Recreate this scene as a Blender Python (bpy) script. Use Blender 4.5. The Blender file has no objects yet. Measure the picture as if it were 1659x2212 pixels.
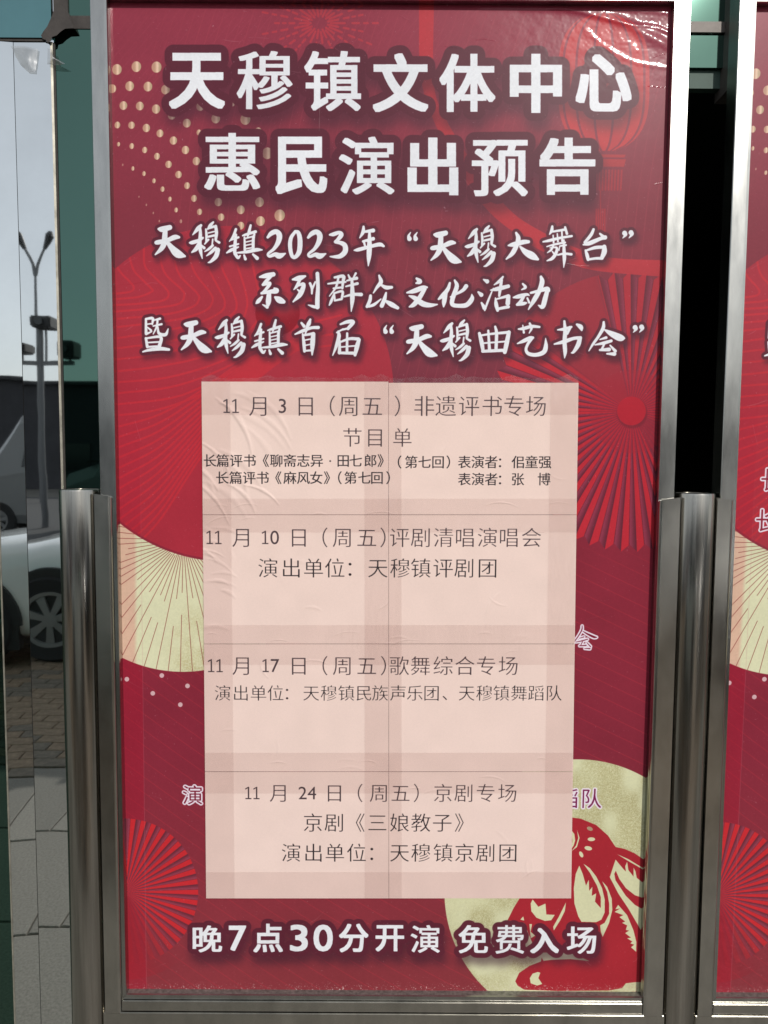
# Street-side notice board: a framed red poster with eight taped programme sheets, steel stand,
# green glass facade behind, and the street it looks out on (seen in the mirrored column).
import bpy, bmesh, math, random
import numpy as np
from mathutils import Vector, Matrix
random.seed(7); RNG = np.random.default_rng(5)
SC = bpy.context.scene; COL = SC.collection
R = math.radians
# ------------------------------------------------------------------ camera
FPX, CX, CY = 1600.0, 829.5, 1106.0
YAW, PITCH, ROLL = -6.55e-4, -0.0720726, -0.0063183
EYE = np.array([0.41655, 0.0, 1.5]); ZB = 1.5 - 0.879017; D = 1.16744
PW, PH = 0.844755, 1.560792
def _rot(v, k, a):
    return v*np.cos(a) + np.cross(k, v)*np.sin(a) + k*np.dot(k, v)*(1-np.cos(a))
AR, AU, AF = np.array([1., 0, 0]), np.array([0, 0, 1.]), np.array([0, 1., 0])
_z = AU.copy(); AR, AU, AF = [_rot(v, _z, YAW) for v in (AR, AU, AF)]
AU, AF = _rot(AU, AR, PITCH), _rot(AF, AR, PITCH)
_k = AF.copy(); AR, AU = _rot(AR, _k, ROLL), _rot(AU, _k, ROLL)
cam = bpy.data.cameras.new('camera'); camo = bpy.data.objects.new('camera', cam); COL.objects.link(camo)
cam.sensor_fit = 'VERTICAL'; cam.sensor_height = 36; cam.sensor_width = 27; cam.lens = 36*FPX/2212
cam.clip_start = .02; cam.clip_end = 900
m = Matrix.Identity(4)
for i, v in enumerate((AR, AU, -AF)):
    for j in range(3): m[j][i] = v[j]
m.translation = Vector(EYE); camo.matrix_world = m; SC.camera = camo
def pt(px, py, Y):
    """real-world point at distance Y along a sight line measured on the photograph"""
    d = AR*(px-CX)/FPX + AU*(CY-py)/FPX + AF
    return EYE + d*(Y/d[1])
# ------------------------------------------------------------------ light
SUN_EL, SUN_AZ = R(31), R(20.5)       # low autumn sun behind the viewer's right shoulder
w = bpy.data.worlds.new('World'); SC.world = w; w.use_nodes = True
nt = w.node_tree; bg = nt.nodes['Background']; sky = nt.nodes.new('ShaderNodeTexSky')
sky.sky_type = 'NISHITA'; sky.sun_disc = False; sky.sun_elevation = SUN_EL; sky.sun_rotation = math.pi - SUN_AZ
sky.air_density = 1.0; sky.dust_density = .8; sky.ozone_density = 1.5; sky.altitude = 0
hs = nt.nodes.new('ShaderNodeHueSaturation'); hs.inputs['Saturation'].default_value = .48     # hazy city sky
nt.links.new(sky.outputs[0], hs.inputs['Color']); hz = nt.nodes.new('ShaderNodeMix'); hz.data_type = 'RGBA'; hz.inputs[0].default_value = .5; hz.inputs[7].default_value = (5.3, 5.6, 5.9, 1)
nt.links.new(hs.outputs[0], hz.inputs[6]); nt.links.new(hz.outputs[2], bg.inputs[0]); bg.inputs[1].default_value = 0.115
sl = bpy.data.lights.new('sun', 'SUN'); so = bpy.data.objects.new('sun', sl); COL.objects.link(so)
sl.energy = 2.3; sl.angle = R(.6); sl.color = (1, .965, .91)
to = Vector((math.sin(SUN_AZ)*math.cos(SUN_EL), -math.cos(SUN_AZ)*math.cos(SUN_EL), math.sin(SUN_EL)))
so.rotation_euler = to.to_track_quat('Z', 'Y').to_euler(); so.location = to*30
SC.view_settings.view_transform = 'Standard'; SC.view_settings.look = 'None'
SC.view_settings.gamma = 1; SC.view_settings.use_curve_mapping = False; SC.view_settings.exposure = 0.18
SC.cycles.max_bounces = 8; SC.cycles.transparent_max_bounces = 16; SC.cycles.glossy_bounces = 5
# ------------------------------------------------------------------ object helpers
def tag(o, label=None, cat=None, group=None, kind=None):
    for k, v in (('label', label), ('category', cat), ('group', group), ('kind', kind)):
        if v: o[k] = v
    return o
def empty(name, loc=(0, 0, 0), rz=0):
    o = bpy.data.objects.new(name, None); o.location = loc; o.rotation_euler = (0, 0, rz)
    o.empty_display_size = .1; COL.objects.link(o); return o
def link(name, me, parent=None, loc=(0, 0, 0)):
    o = bpy.data.objects.new(name, me); o.location = loc; COL.objects.link(o)
    if parent: o.parent = parent
    return o
def obj(name, bm, mat, parent=None, smooth=False, loc=(0, 0, 0)):
    bmesh.ops.recalc_face_normals(bm, faces=bm.faces)
    me = bpy.data.meshes.new(name); bm.to_mesh(me); bm.free()
    if mat: me.materials.append(mat)
    if smooth: me.polygons.foreach_set('use_smooth', [True]*len(me.polygons))
    return link(name, me, parent, loc)
def box(bm, x0, x1, y0, y1, z0, z1, bev=0):
    r = bmesh.ops.create_cube(bm, size=1)
    for v in r['verts']:
        v.co = Vector(((x0+x1)/2+v.co.x*(x1-x0), (y0+y1)/2+v.co.y*(y1-y0), (z0+z1)/2+v.co.z*(z1-z0)))
    if bev:
        es = list({e for v in r['verts'] for e in v.link_edges})
        bmesh.ops.bevel(bm, geom=es, offset=bev, segments=2, affect='EDGES', clamp_overlap=True)
    return bm
def prism(bm, poly, z0, z1):
    """vertical prism over an (x, y) outline"""
    a = [bm.verts.new((x, y, z0)) for x, y in poly]; b = [bm.verts.new((x, y, z1)) for x, y in poly]
    bm.faces.new(a); bm.faces.new(b); n = len(poly)
    for i in range(n): bm.faces.new((a[i], a[(i+1) % n], b[(i+1) % n], b[i]))
    return bm
def tube(bm, pts, rads, seg=16, caps=True):
    rings = []; n = len(pts)
    for i, p in enumerate(pts):
        p = Vector(p); q0 = Vector(pts[max(i-1, 0)]); q1 = Vector(pts[min(i+1, n-1)]); t = (q1-q0).normalized()
        a = t.orthogonal().normalized() if i == 0 else (pa - t*pa.dot(t)).normalized()
        pa = a; b = t.cross(a); r = rads[i] if hasattr(rads, '__len__') else rads
        rings.append([bm.verts.new(p + (a*math.cos(2*math.pi*k/seg)+b*math.sin(2*math.pi*k/seg))*r) for k in range(seg)])
    for A, B in zip(rings, rings[1:]):
        for k in range(seg): bm.faces.new((A[k], A[(k+1) % seg], B[(k+1) % seg], B[k]))
    if caps: bm.faces.new(rings[0]); bm.faces.new(rings[-1])
    return bm
# ------------------------------------------------------------------ materials
def mat(name, col, rough=.5, metal=0, spec=.5, noise=0, nscale=40, bump=0, bscale=200, coat=0, stretch=(1, 1, 1), rvar=0):
    mt = bpy.data.materials.new(name); mt.use_nodes = True; n = mt.node_tree; b = n.nodes['Principled BSDF']
    b.inputs['Base Color'].default_value = (*col, 1); b.inputs['Roughness'].default_value = rough
    b.inputs['Metallic'].default_value = metal; b.inputs['Specular IOR Level'].default_value = spec
    b.inputs['Coat Weight'].default_value = coat; b.inputs['Coat Roughness'].default_value = .05
    tc = n.nodes.new('ShaderNodeTexCoord'); mp = n.nodes.new('ShaderNodeMapping'); mp.inputs['Scale'].default_value = stretch
    n.links.new(tc.outputs['Object'], mp.inputs[0])
    if noise:
        nz = n.nodes.new('ShaderNodeTexNoise'); nz.inputs['Scale'].default_value = nscale; nz.inputs['Detail'].default_value = 6
        nz.inputs['Roughness'].default_value = .65; n.links.new(mp.outputs[0], nz.inputs['Vector'])
        cr = n.nodes.new('ShaderNodeMapRange'); cr.inputs['From Min'].default_value = .3; cr.inputs['From Max'].default_value = .7
        cr.inputs['To Min'].default_value = 1-noise; cr.inputs['To Max'].default_value = 1+noise; n.links.new(nz.outputs[0], cr.inputs[0])
        mx = n.nodes.new('ShaderNodeVectorMath'); mx.operation = 'SCALE'; mx.inputs[0].default_value = col
        n.links.new(cr.outputs[0], mx.inputs['Scale']); n.links.new(mx.outputs[0], b.inputs['Base Color'])
        if rvar:
            c2 = n.nodes.new('ShaderNodeMapRange'); c2.inputs['From Min'].default_value = .35; c2.inputs['From Max'].default_value = .7
            c2.inputs['To Min'].default_value = rough; c2.inputs['To Max'].default_value = rough+rvar
            n.links.new(nz.outputs[0], c2.inputs[0]); n.links.new(c2.outputs[0], b.inputs['Roughness'])
    if bump:
        nb = n.nodes.new('ShaderNodeTexNoise'); nb.inputs['Scale'].default_value = bscale; nb.inputs['Detail'].default_value = 4
        n.links.new(mp.outputs[0], nb.inputs['Vector']); bp = n.nodes.new('ShaderNodeBump')
        bp.inputs['Strength'].default_value = 1; bp.inputs['Distance'].default_value = bump
        n.links.new(nb.outputs[0], bp.inputs['Height']); n.links.new(bp.outputs[0], b.inputs['Normal'])
    return mt
M = dict(
 frame=mat('frame_steel', (.40, .397, .375), .19, 1, noise=.17, nscale=26, rvar=.08, bump=.00005, bscale=30, stretch=(1, 1, .22)),
 cradle=mat('cradle_steel', (.46, .445, .405), .19, 1, noise=.16, nscale=22, rvar=.06, bump=.00005, bscale=40, stretch=(1, 1, .5)),
 tube=mat('polished_tube_steel', (.40, .38, .345), .13, 1, noise=.32, nscale=70, rvar=.12, bump=.00010, bscale=30, stretch=(1, 1, .03)),
 mirror=mat('mirror_clad_steel', (.74, .76, .75), .018, 1, noise=.05, nscale=6, bump=.0006, bscale=1.6),
 dirty=mat('weathered_steel', (.22, .21, .19), .55, .6, noise=.5, nscale=160),
 trim=mat('aged_edge_trim', (.42, .39, .32), .35, .6, noise=.35, nscale=30),
 sealant=mat('black_sealant', (.045, .038, .034), .8, noise=.3, nscale=40, bump=.0012, bscale=60),
 glassg=mat('green_mirror_glass', (.088, .165, .135), .02, 1, noise=.04, nscale=3, bump=.0004, bscale=1.2),
 glassb=mat('blue_green_glass', (.15, .29, .29), .05, 1, noise=.08, nscale=6),
 glassp=mat('pale_green_glass', (.10, .185, .15), .05, 1, noise=.05, nscale=6),
 bar=mat('bronze_bar', (.10, .085, .075), .5, .3, noise=.2, nscale=30),
 dark=mat('lobby_shade_black', (.010, .014, .011), .9),  # interior shade of the doorway is carried by this near-black colour
 wallm=mat('wall_render', (.25, .25, .24), .8, noise=.1, nscale=6),
 granite=mat('granite', (.21, .195, .165), .75, noise=.35, nscale=60, bump=.0006, bscale=120),
 brick=mat('brown_paver', (.23, .17, .115), .85, noise=.35, nscale=25, bump=.0008, bscale=90),
 brickg=mat('grey_paver', (.16, .135, .105), .85, noise=.35, nscale=25, bump=.0008, bscale=90),
 mortar=mat('joint_sand', (.13, .118, .098), .95, noise=.3, nscale=60),
 asphalt=mat('asphalt', (.055, .055, .055), .85, noise=.3, nscale=30, bump=.002, bscale=80),
 soil=mat('far_ground', (.12, .115, .10), .95, noise=.2, nscale=.4),
 paint=mat('road_paint', (.7, .7, .66), .7, noise=.1, nscale=20),
 carw=mat('white_car_paint', (.78, .79, .76), .25, 0, coat=1),
 carwin=mat('car_glass', (.012, .014, .014), .03, 0, spec=.6),
 rubber=mat('tyre_rubber', (.02, .02, .02), .85),
 rim=mat('alloy_rim', (.26, .26, .255), .4, .5),
 black=mat('black_plastic', (.02, .02, .02), .5),
 lampglass=mat('headlamp_glass', (.5, .52, .52), .05, 0, coat=1),
 red=mat('tail_lamp_plastic', (.35, .02, .02), .2),
 pole=mat('grey_pole_paint', (.16, .165, .17), .5, .2),
 bld=mat('dark_render', (.045, .045, .05), .8, noise=.15, nscale=2),
 bldwin=mat('far_window_glass', (.02, .022, .026), .08, 0),
 vanp=mat('grey_van_paint', (.20, .205, .20), .4, 0, coat=.4),
 roofm=mat('dark_roof', (.03, .03, .033), .8),
)
# ------------------------------------------------------------------ print shop: artwork computed with numpy
SPX = 1750.0                                   # print resolution, pixels per metre
NW, NH = int(PW*SPX), int(PH*SPX)
def P(pts):
    """measured photograph coordinates -> print pixels on the poster plane"""
    p = np.atleast_2d(np.asarray(pts, float))
    d = AR[None]*(p[:, :1]-CX)/FPX + AU[None]*(CY-p[:, 1:2])/FPX + AF[None]
    q = EYE[None] + d*(D/d[:, 1:2])
    return np.stack([q[:, 0]*SPX, (PH-(q[:, 2]-ZB))*SPX], 1)
KPX = .735e-3*SPX                              # print pixels per photograph pixel (mean)
def clipbox(x0, y0, x1, y1, W, H):
    return max(int(x0), 0), max(int(y0), 0), min(int(x1)+1, W), min(int(y1)+1, H)
def raster(conts, W, H, ss=3):
    """anti-aliased non-zero fill of closed contours; returns x0, y0, mask"""
    al = np.concatenate(conts); x0, y0, x1, y1 = clipbox(al[:, 0].min()-2, al[:, 1].min()-2, al[:, 0].max()+2, al[:, 1].max()+2, W, H)
    if x1 <= x0 or y1 <= y0: return 0, 0, np.zeros((0, 0))
    w_, h_ = (x1-x0)*ss, (y1-y0)*ss; acc = np.zeros((h_, w_+1), np.int32)
    for c in conts:
        a = (c-[x0, y0])*ss; b = np.roll(a, -1, 0)
        for (ax, ay), (bx, by) in zip(a.tolist(), b.tolist()):
            if ay == by: continue
            s = 1
            if ay > by: ax, ay, bx, by, s = bx, by, ax, ay, -1
            r0, r1 = max(math.ceil(ay-.5), 0), min(math.ceil(by-.5), h_)
            if r1 <= r0: continue
            rr = np.arange(r0, r1); xx = ax+(rr+.5-ay)*(bx-ax)/(by-ay)
            acc[rr, np.clip(np.ceil(xx-.5), 0, w_).astype(int)] += s
    mk = (np.cumsum(acc, 1)[:, :w_] != 0).reshape(y1-y0, ss, x1-x0, ss).mean((1, 3))
    return x0, y0, mk.astype(np.float32)
def smooth(pts, n=6):
    p = np.asarray(pts, float)
    if len(p) < 3: return p
    q = np.vstack([2*p[0]-p[1], p, 2*p[-1]-p[-2]]); out = []
    for i in range(1, len(q)-2):
        t = np.linspace(0, 1, n, endpoint=False)[:, None]; a, b, c, d = q[i-1], q[i], q[i+1], q[i+2]
        out.append(.5*((2*b)+(-a+c)*t+(2*a-5*b+4*c-d)*t**2+(-a+3*b-3*c+d)*t**3))
    return np.vstack(out+[p[-1:]])
def stroke(mask, pts):
    """brush stroke, rows of x, y, radius, painted into a full-size mask"""
    H, W = mask.shape
    for (ax, ay, ar), (bx, by, br) in zip(pts[:-1].tolist(), pts[1:].tolist()):
        r = max(ar, br)+1; x0, y0, x1, y1 = clipbox(min(ax, bx)-r, min(ay, by)-r, max(ax, bx)+r+1, max(ay, by)+r+1, W, H)
        if x1 <= x0 or y1 <= y0: continue
        X, Y = np.meshgrid(np.arange(x0, x1)+.5, np.arange(y0, y1)+.5); dx, dy = bx-ax, by-ay; L = dx*dx+dy*dy+1e-9
        t = np.clip(((X-ax)*dx+(Y-ay)*dy)/L, 0, 1); d = np.hypot(X-ax-t*dx, Y-ay-t*dy)-(ar+(br-ar)*t)
        s = mask[y0:y1, x0:x1]; np.maximum(s, np.clip(.5-d, 0, 1), out=s)
def put(mask, x0, y0, mk):
    s = mask[y0:y0+mk.shape[0], x0:x0+mk.shape[1]]; np.maximum(s, mk, out=s)
def fconv(mask, kern_hat): return np.fft.irfft2(np.fft.rfft2(mask)*kern_hat, mask.shape)
def _freq(shape): return np.fft.fftfreq(shape[0])[:, None], np.fft.rfftfreq(shape[1])[None]
def blur(mask, sg):
    fy, fx = _freq(mask.shape); return fconv(mask, np.exp(-2*math.pi**2*sg*sg*(fx*fx+fy*fy)))
def dilate(mask, r):
    H, W = mask.shape; y = np.fft.fftfreq(H, 1/H)[:, None]; x = np.fft.fftfreq(W, 1/W)[None]
    k = np.clip(r+.5-np.hypot(x, y), 0, 1); k = np.fft.rfft2(k); return np.clip(fconv(mask, k)/(1.6*r**.5+1), 0, 1)
def rows(mask, f, pad=60):
    """run a filter only on the rows that carry ink"""
    ys = np.where(mask.max(1) > 0)[0]; a, b = max(ys[0]-pad, 0), min(ys[-1]+pad, mask.shape[0]); out = np.zeros_like(mask)
    p = 64; t = np.pad(mask[a:b], ((p, p), (p, p))); out[a:b] = f(t)[p:-p, p:-p]; return out
def comp(img, mask, col, al=1.0):
    m_ = (np.clip(mask, 0, 1)*al)[..., None]; img *= (1-m_); img += m_*np.asarray(col, np.float32)
def grain(W, H, cell, seed):
    """smooth value noise in 0..1"""
    g = np.random.default_rng(seed).random((int(H/cell)+3, int(W/cell)+3)).astype(np.float32)
    y = np.arange(H)/cell; x = np.arange(W)/cell; yi, xi = y.astype(int), x.astype(int); fy, fx = (y-yi)[:, None], (x-xi)[None]
    fy, fx = fy*fy*(3-2*fy), fx*fx*(3-2*fx)
    return (g[yi][:, xi]*(1-fy)*(1-fx)+g[yi][:, xi+1]*(1-fy)*fx+g[yi+1][:, xi]*fy*(1-fx)+g[yi+1][:, xi+1]*fy*fx)
_gc = {}
def glyph(ch):
    """outline of a character of the built-in font, y down, em = 1"""
    if ch == '1s': return [np.array([(.10, 0), (.10, -.06), (.23, -.06), (.23, -.60), (.11, -.525), (.085, -.58), (.25, -.68), (.305, -.68), (.305, -.06), (.42, -.06), (.42, 0)])]
    if ch not in _gc:
        cu = bpy.data.curves.new('g', 'FONT'); cu.body = ch; cu.resolution_u = 2
        o = bpy.data.objects.new('g', cu); COL.objects.link(o); dg = bpy.context.evaluated_depsgraph_get(); out = []
        for s in o.evaluated_get(dg).to_curve(dg).splines:
            b = s.bezier_points; n = len(b); c = []
            for i in range(n):
                p, q = b[i], b[(i+1) % n]; a0, a1, a2, a3 = [np.array(v[:2]) for v in (p.co, p.handle_right, q.handle_left, q.co)]
                st = np.linalg.norm(np.cross(a3-a0, a1-a0))+np.linalg.norm(np.cross(a3-a0, a2-a0)) < 1e-5
                for t in ((0,) if st else (0, .25, .5, .75)): c.append(a0*(1-t)**3+3*a1*t*(1-t)**2+3*a2*t*t*(1-t)+a3*t**3)
            c = np.array(c); c[:, 1] *= -1; out.append(c)
        bpy.data.objects.remove(o); bpy.data.curves.remove(cu); _gc[ch] = out
    return _gc[ch]
def shift_max(m_, kx, ky):
    for ax, k in ((1, kx), (0, ky)):
        r = m_.copy()
        for d in range(1, k+1): r = np.maximum(r, np.maximum(np.roll(m_, d, ax), np.roll(m_, -d, ax)))
        m_ = r
    return m_
def bold_char(mask, ch, bx, kx, ky):
    """heavy display character fitted to the box (x0, x1, y0, y1) measured on the photograph"""
    g = glyph(ch); al = np.concatenate(g); lo, hi = al.min(0), al.max(0); x0, x1, y0, y1 = bx
    c = P([(x0, y0), (x1, y0), (x0, y1), (x1, y1)]); c += [[kx, ky], [-kx, ky], [kx, -ky], [-kx, -ky]]
    out = []
    for k in g:
        u = (k-lo)/(hi-lo); U, V = u[:, :1], u[:, 1:]; out.append(c[0]*(1-U)*(1-V)+c[1]*U*(1-V)+c[2]*(1-U)*V+c[3]*U*V)
    a, b, mk = raster(out, NW, NH); mk = np.pad(mk, 8); mk = shift_max(mk, kx, ky); put(mask, a-8, b-8, mk)
HEAD = [('天', 365, 486, 114, 235, 5, 4), ('穆', 511, 632, 110, 236, 3, 1), ('镇', 657, 780, 110, 240, 3, 2), ('文', 805, 925, 115, 242, 5, 4),
 ('体', 949, 1070, 116, 242, 4, 3), ('中', 1101, 1214, 116, 244, 6, 4), ('心', 1243, 1364, 117, 241, 6, 5), ('惠', 441, 562, 287, 412, 4, 2),
 ('民', 595, 707, 295, 419, 5, 4), ('演', 732, 852, 295, 420, 3, 2), ('出', 880, 990, 297, 422, 6, 4), ('预', 1019, 1140, 302, 424, 4, 2), ('告', 1165, 1286, 297, 421, 5, 4)]
FOOT = [('晚', 416, 480, 1999, 2057, 2, 1), ('7', 494, 532, 1999, 2054, 2, 2), ('点', 547, 611, 1995, 2057, 2, 2), ('3', 626, 665, 1997, 2055, 2, 2), ('0', 677, 719, 1997, 2055, 2, 2),
 ('分', 732, 796, 1995, 2057, 2, 2), ('开', 811, 873, 1998, 2055, 2, 2), ('演', 887, 950, 1998, 2058, 1, 1), ('免', 990, 1054, 1998, 2059, 2, 1), ('费', 1070, 1132, 1998, 2060, 1, 1),
 ('入', 1145, 1207, 2004, 2059, 3, 2), ('场', 1224, 1288, 2001, 2060, 2, 1)]
# brush lettering, traced stroke by stroke: crop, then strokes of x,y,width
BRUSH = {
'天': ('a', "135,128,14 165,130,30 225,115,26|105,240,8 125,237,24 200,222,22 265,195,26 300,195,14|188,130,24 185,180,28 180,240,30 155,290,24 107,336,8|198,225,16 240,280,30 290,330,42 348,350,12"),
'穆': ('a', "480,98,14 455,125,22 412,175,6|388,240,10 410,238,20 460,222,18 495,200,12|472,112,12 475,170,18 470,240,20 475,300,20 490,368,6|462,250,18 440,290,22 405,318,8|482,262,12 505,282,16|580,72,10 555,100,18 535,130,8|520,130,10 525,180,14 520,230,8|535,125,10 585,108,14|600,105,16 606,160,18 600,215,14|540,160,8 590,148,8|540,188,8 590,176,8|530,195,8 600,182,8|540,215,12 510,250,8|576,212,9 570,262,8|600,222,10 628,238,14|575,262,14 545,290,14 510,312,6|597,285,18 560,320,16 525,347,6|617,298,24 602,350,24 560,393,14 538,402,6"),
'镇': ('a', "765,130,14 742,190,14 712,228,6|725,218,8 785,196,12|715,270,10 785,250,10|765,175,14 758,250,18 755,320,18|690,322,8 730,298,18 785,275,8|758,330,18 782,362,16 800,345,8|885,98,12 872,150,16 860,192,8|820,182,8 850,172,14 925,150,16|835,195,10 838,300,14|915,172,12 907,210,16 905,300,16|840,205,8 905,188,10|842,235,7 900,222,7|842,262,7 900,250,7|840,290,8 900,280,8|770,322,8 850,315,16 930,298,20 978,298,8|832,342,10 842,372,16|905,335,12 938,366,20"),
'2': ('a', "1025,195,14 1055,163,24 1095,150,26 1120,180,30 1110,235,26 1075,290,18 1028,330,14 1040,350,16 1085,335,22 1120,347,30 1168,328,8"),
'0': ('a', "1250,148,16 1215,200,20 1207,270,22 1222,345,20 1250,356,20 1282,310,26 1288,220,26 1275,160,22 1250,148,16"),
'3': ('b', "115,200,12 150,195,24 200,180,22 222,200,28 190,245,22 163,268,14 215,275,24 255,300,30 258,355,32 215,398,28 160,405,18 118,403,8"),
'年': ('b', "430,125,14 425,175,22 395,228,8|435,172,14 520,160,24|425,262,14 520,237,22|342,345,8 385,338,22 490,310,20 580,290,24 618,306,14|485,185,16 485,300,30 480,400,28 474,490,6|432,262,14 448,318,12"),
'“': ('b', "868,178,6 851,210,16 858,237,28|930,178,6 910,210,16 916,237,28"),
'”': ('c', "1325,185,30 1333,200,20 1308,231,5|1385,180,30 1393,196,20 1366,230,5"),
'大': ('c', "240,300,10 290,290,28 380,268,28 428,265,20|313,182,14 333,230,28 320,290,28 280,370,28 222,426,10|350,310,12 400,360,34 460,395,44 515,428,16"),
'舞': ('c', "650,122,14 645,160,20 625,195,8|645,172,12 765,152,16|565,265,10 630,252,18 720,230,16 832,212,14|658,205,8 663,272,12|697,190,8 703,262,12|740,165,10 742,258,12|770,130,14 787,190,16|600,310,8 680,288,14 770,272,12|660,300,12 640,340,14 605,367,6|628,322,6 690,320,14 685,370,20 650,420,20 602,442,8|650,355,8 668,378,12|722,305,10 778,296,12|718,312,8 712,345,8|700,388,10 760,376,14 828,382,16|757,250,12 760,350,20 763,420,22 757,505,5"),
'台': ('c', "1035,150,16 1012,200,20 955,270,18|940,292,10 1000,278,26 1100,236,22 1143,225,26|1095,190,12 1130,222,22|960,345,12 975,390,22 985,430,20|970,345,12 1050,320,20 1120,315,20|1135,312,26 1135,360,32 1115,410,24|985,430,14 1060,420,16 1115,420,18"),
'系': ('a', "960,520,10 1010,510,26 1070,498,24|1050,515,16 1010,555,18 980,582,8|985,585,12 1040,572,20 1010,620,16 970,655,8|975,652,14 1040,640,20 1095,632,28 1078,612,10|1035,655,24 1030,720,28 1022,770,8|1020,765,18 983,745,6|978,682,12 950,715,22 930,735,8|1085,685,12 1120,707,34 1155,722,20"),
'列': ('a', "1228,540,10 1280,530,28 1330,513,12|1285,545,16 1265,590,18 1238,622,6|1265,592,10 1318,580,20 1290,660,26 1232,722,8|1268,622,8 1292,645,14|1370,572,14 1385,612,14 1385,655,10|1413,560,10 1390,612,12|1430,492,20 1435,600,20 1430,700,24 1430,765,24|1430,768,16 1395,760,16 1355,748,5"),
'群': ('b', "160,598,14 240,588,22 238,640,18 232,700,14|98,657,10 190,645,16 262,640,12|150,700,12 235,690,14|195,602,14 172,690,14 112,772,7|155,745,12 162,812,12|155,745,12 232,728,16 228,790,16|160,814,12 225,800,14|150,762,12 128,820,18 110,857,8|288,575,10 305,612,16|357,560,14 330,612,10|275,628,10 365,605,20|265,682,10 372,655,18|250,777,10 330,757,18 408,757,22|320,612,16 325,700,24 325,800,28 315,915,6"),
'众': ('b', "575,580,12 592,640,26 555,690,18 522,742,8|597,670,14 640,692,24 692,690,18|495,770,18 488,815,22 462,870,18|480,868,16 530,850,18 592,800,8|640,742,12 625,800,24 600,862,26|640,820,16 690,850,30 748,882,20"),
'文': ('b', "925,608,14 955,636,28 920,652,10|835,740,10 900,725,28 980,695,28 1022,690,12|1000,705,24 950,790,28 900,850,28 858,872,10|857,770,10 910,792,28 980,842,34 1050,857,26 1118,850,8"),
'化': ('b', "1235,650,14 1215,710,24 1165,770,26 1130,800,12|1197,740,24 1182,820,28 1177,870,10|1280,625,12 1300,680,26 1262,790,28 1258,848,26 1310,862,24 1390,855,28 1440,800,28 1440,755,6|1387,680,26 1350,722,20 1240,780,8"),
'活': ('c', "10,618,10 42,635,26|-40,735,12 -12,760,26|-10,835,12 18,882,26|20,905,10 50,820,14 100,698,6|190,592,12 158,632,20 108,667,7|75,717,8 140,705,26 240,680,22|178,622,16 165,700,20 155,770,14|120,790,8 127,850,24 140,905,18|130,800,10 240,770,20|240,775,26 235,840,28|140,892,16 240,872,20"),
'动': ('c', "375,658,12 400,690,18 365,712,8|288,785,10 340,775,26 410,757,18 435,765,8|382,780,18 350,830,22 322,852,16|325,852,16 380,842,22 410,835,10|418,792,12 435,832,14|450,742,14 530,722,20 600,705,28 617,722,18|605,715,24 585,790,30 560,870,28 520,858,7|545,592,16 555,640,30 530,720,28 480,810,28 428,896,8"),
'暨': ('a', "30,862,12 85,858,16 82,905,10|30,865,12 32,980,16|32,985,14 78,965,7|40,905,8 78,900,8|45,932,8 72,955,12|98,872,8 145,860,14|90,920,8 158,905,12|125,872,12 118,925,12 90,985,6|127,925,8 137,980,16 190,990,18 212,943,6|30,1020,14 42,1090,16|32,1020,10 150,1010,16 140,1085,20|42,1055,8 138,1050,10|42,1090,10 142,1085,12|5,1130,8 60,1115,16 150,1105,20 218,1112,14"),
'首': ('a', "1300,895,12 1322,922,18|1372,867,12 1358,905,22 1338,935,8|1248,987,8 1310,960,18 1380,935,16 1437,932,18|1345,945,12 1330,987,8|1310,985,10 1320,1060,18 1325,1125,16|1320,995,12 1395,982,16|1397,985,22 1390,1070,26 1387,1155,8|1330,1035,8 1380,1025,8|1330,1078,8 1380,1068,8|1330,1122,10 1385,1118,12"),
'届': ('b', "215,1035,12 280,1012,22 332,1015,24 285,1075,20|240,1080,12 180,1112,10|235,1085,12 288,1072,14|195,1102,14 200,1150,24 175,1240,20 142,1325,7|207,1190,14 205,1300,22|215,1200,12 300,1170,18 382,1172,20|387,1180,22 367,1250,28 350,1322,18|277,1120,14 275,1300,18|220,1247,10 365,1235,10|210,1302,16 350,1305,20"),
'曲': ('c', "-30,1120,18 -10,1200,26 5,1285,20|-20,1140,12 80,1125,14 240,1110,18|245,1110,24 225,1210,28 207,1295,24|53,1095,14 65,1280,20|118,1058,14 130,1120,20 125,1280,20|0,1212,11 220,1195,11|0,1287,18 205,1277,20"),
'艺': ('c', "335,1080,10 380,1075,20 460,1055,20 530,1060,14|375,1045,8 385,1112,14|440,1028,14 457,1070,16 435,1117,7|325,1215,8 380,1192,22 440,1165,24 470,1160,16|460,1165,20 422,1220,18 405,1272,18 430,1310,22 500,1320,24 570,1295,28 590,1240,26 588,1165,5"),
'书': ('c', "700,1087,8 760,1080,20 828,1060,14|815,1065,20 790,1122,16|670,1220,10 760,1197,24 850,1167,20 912,1162,22|907,1172,26 890,1230,28 850,1292,18 828,1302,7|763,1007,14 770,1100,24 765,1200,26 770,1290,24 765,1350,6|880,1037,14 915,1060,28 925,1090,12"),
'会': ('c', "1130,1015,14 1125,1070,22 1080,1150,18 1030,1220,16 992,1283,7|1140,1087,10 1200,1122,32 1280,1160,42 1320,1165,14|1095,1177,8 1152,1160,18|1048,1227,8 1130,1210,20 1200,1190,18|1135,1220,14 1112,1268,14|1095,1275,14 1180,1270,24|1190,1232,10 1238,1285,20|1160,1310,10 1230,1312,24"),
}
CROP = {'a': (560, 840, 800/1659), 'b': (1250, 840, 700/1659), 'c': (1900, 840, 700/1659)}
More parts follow.
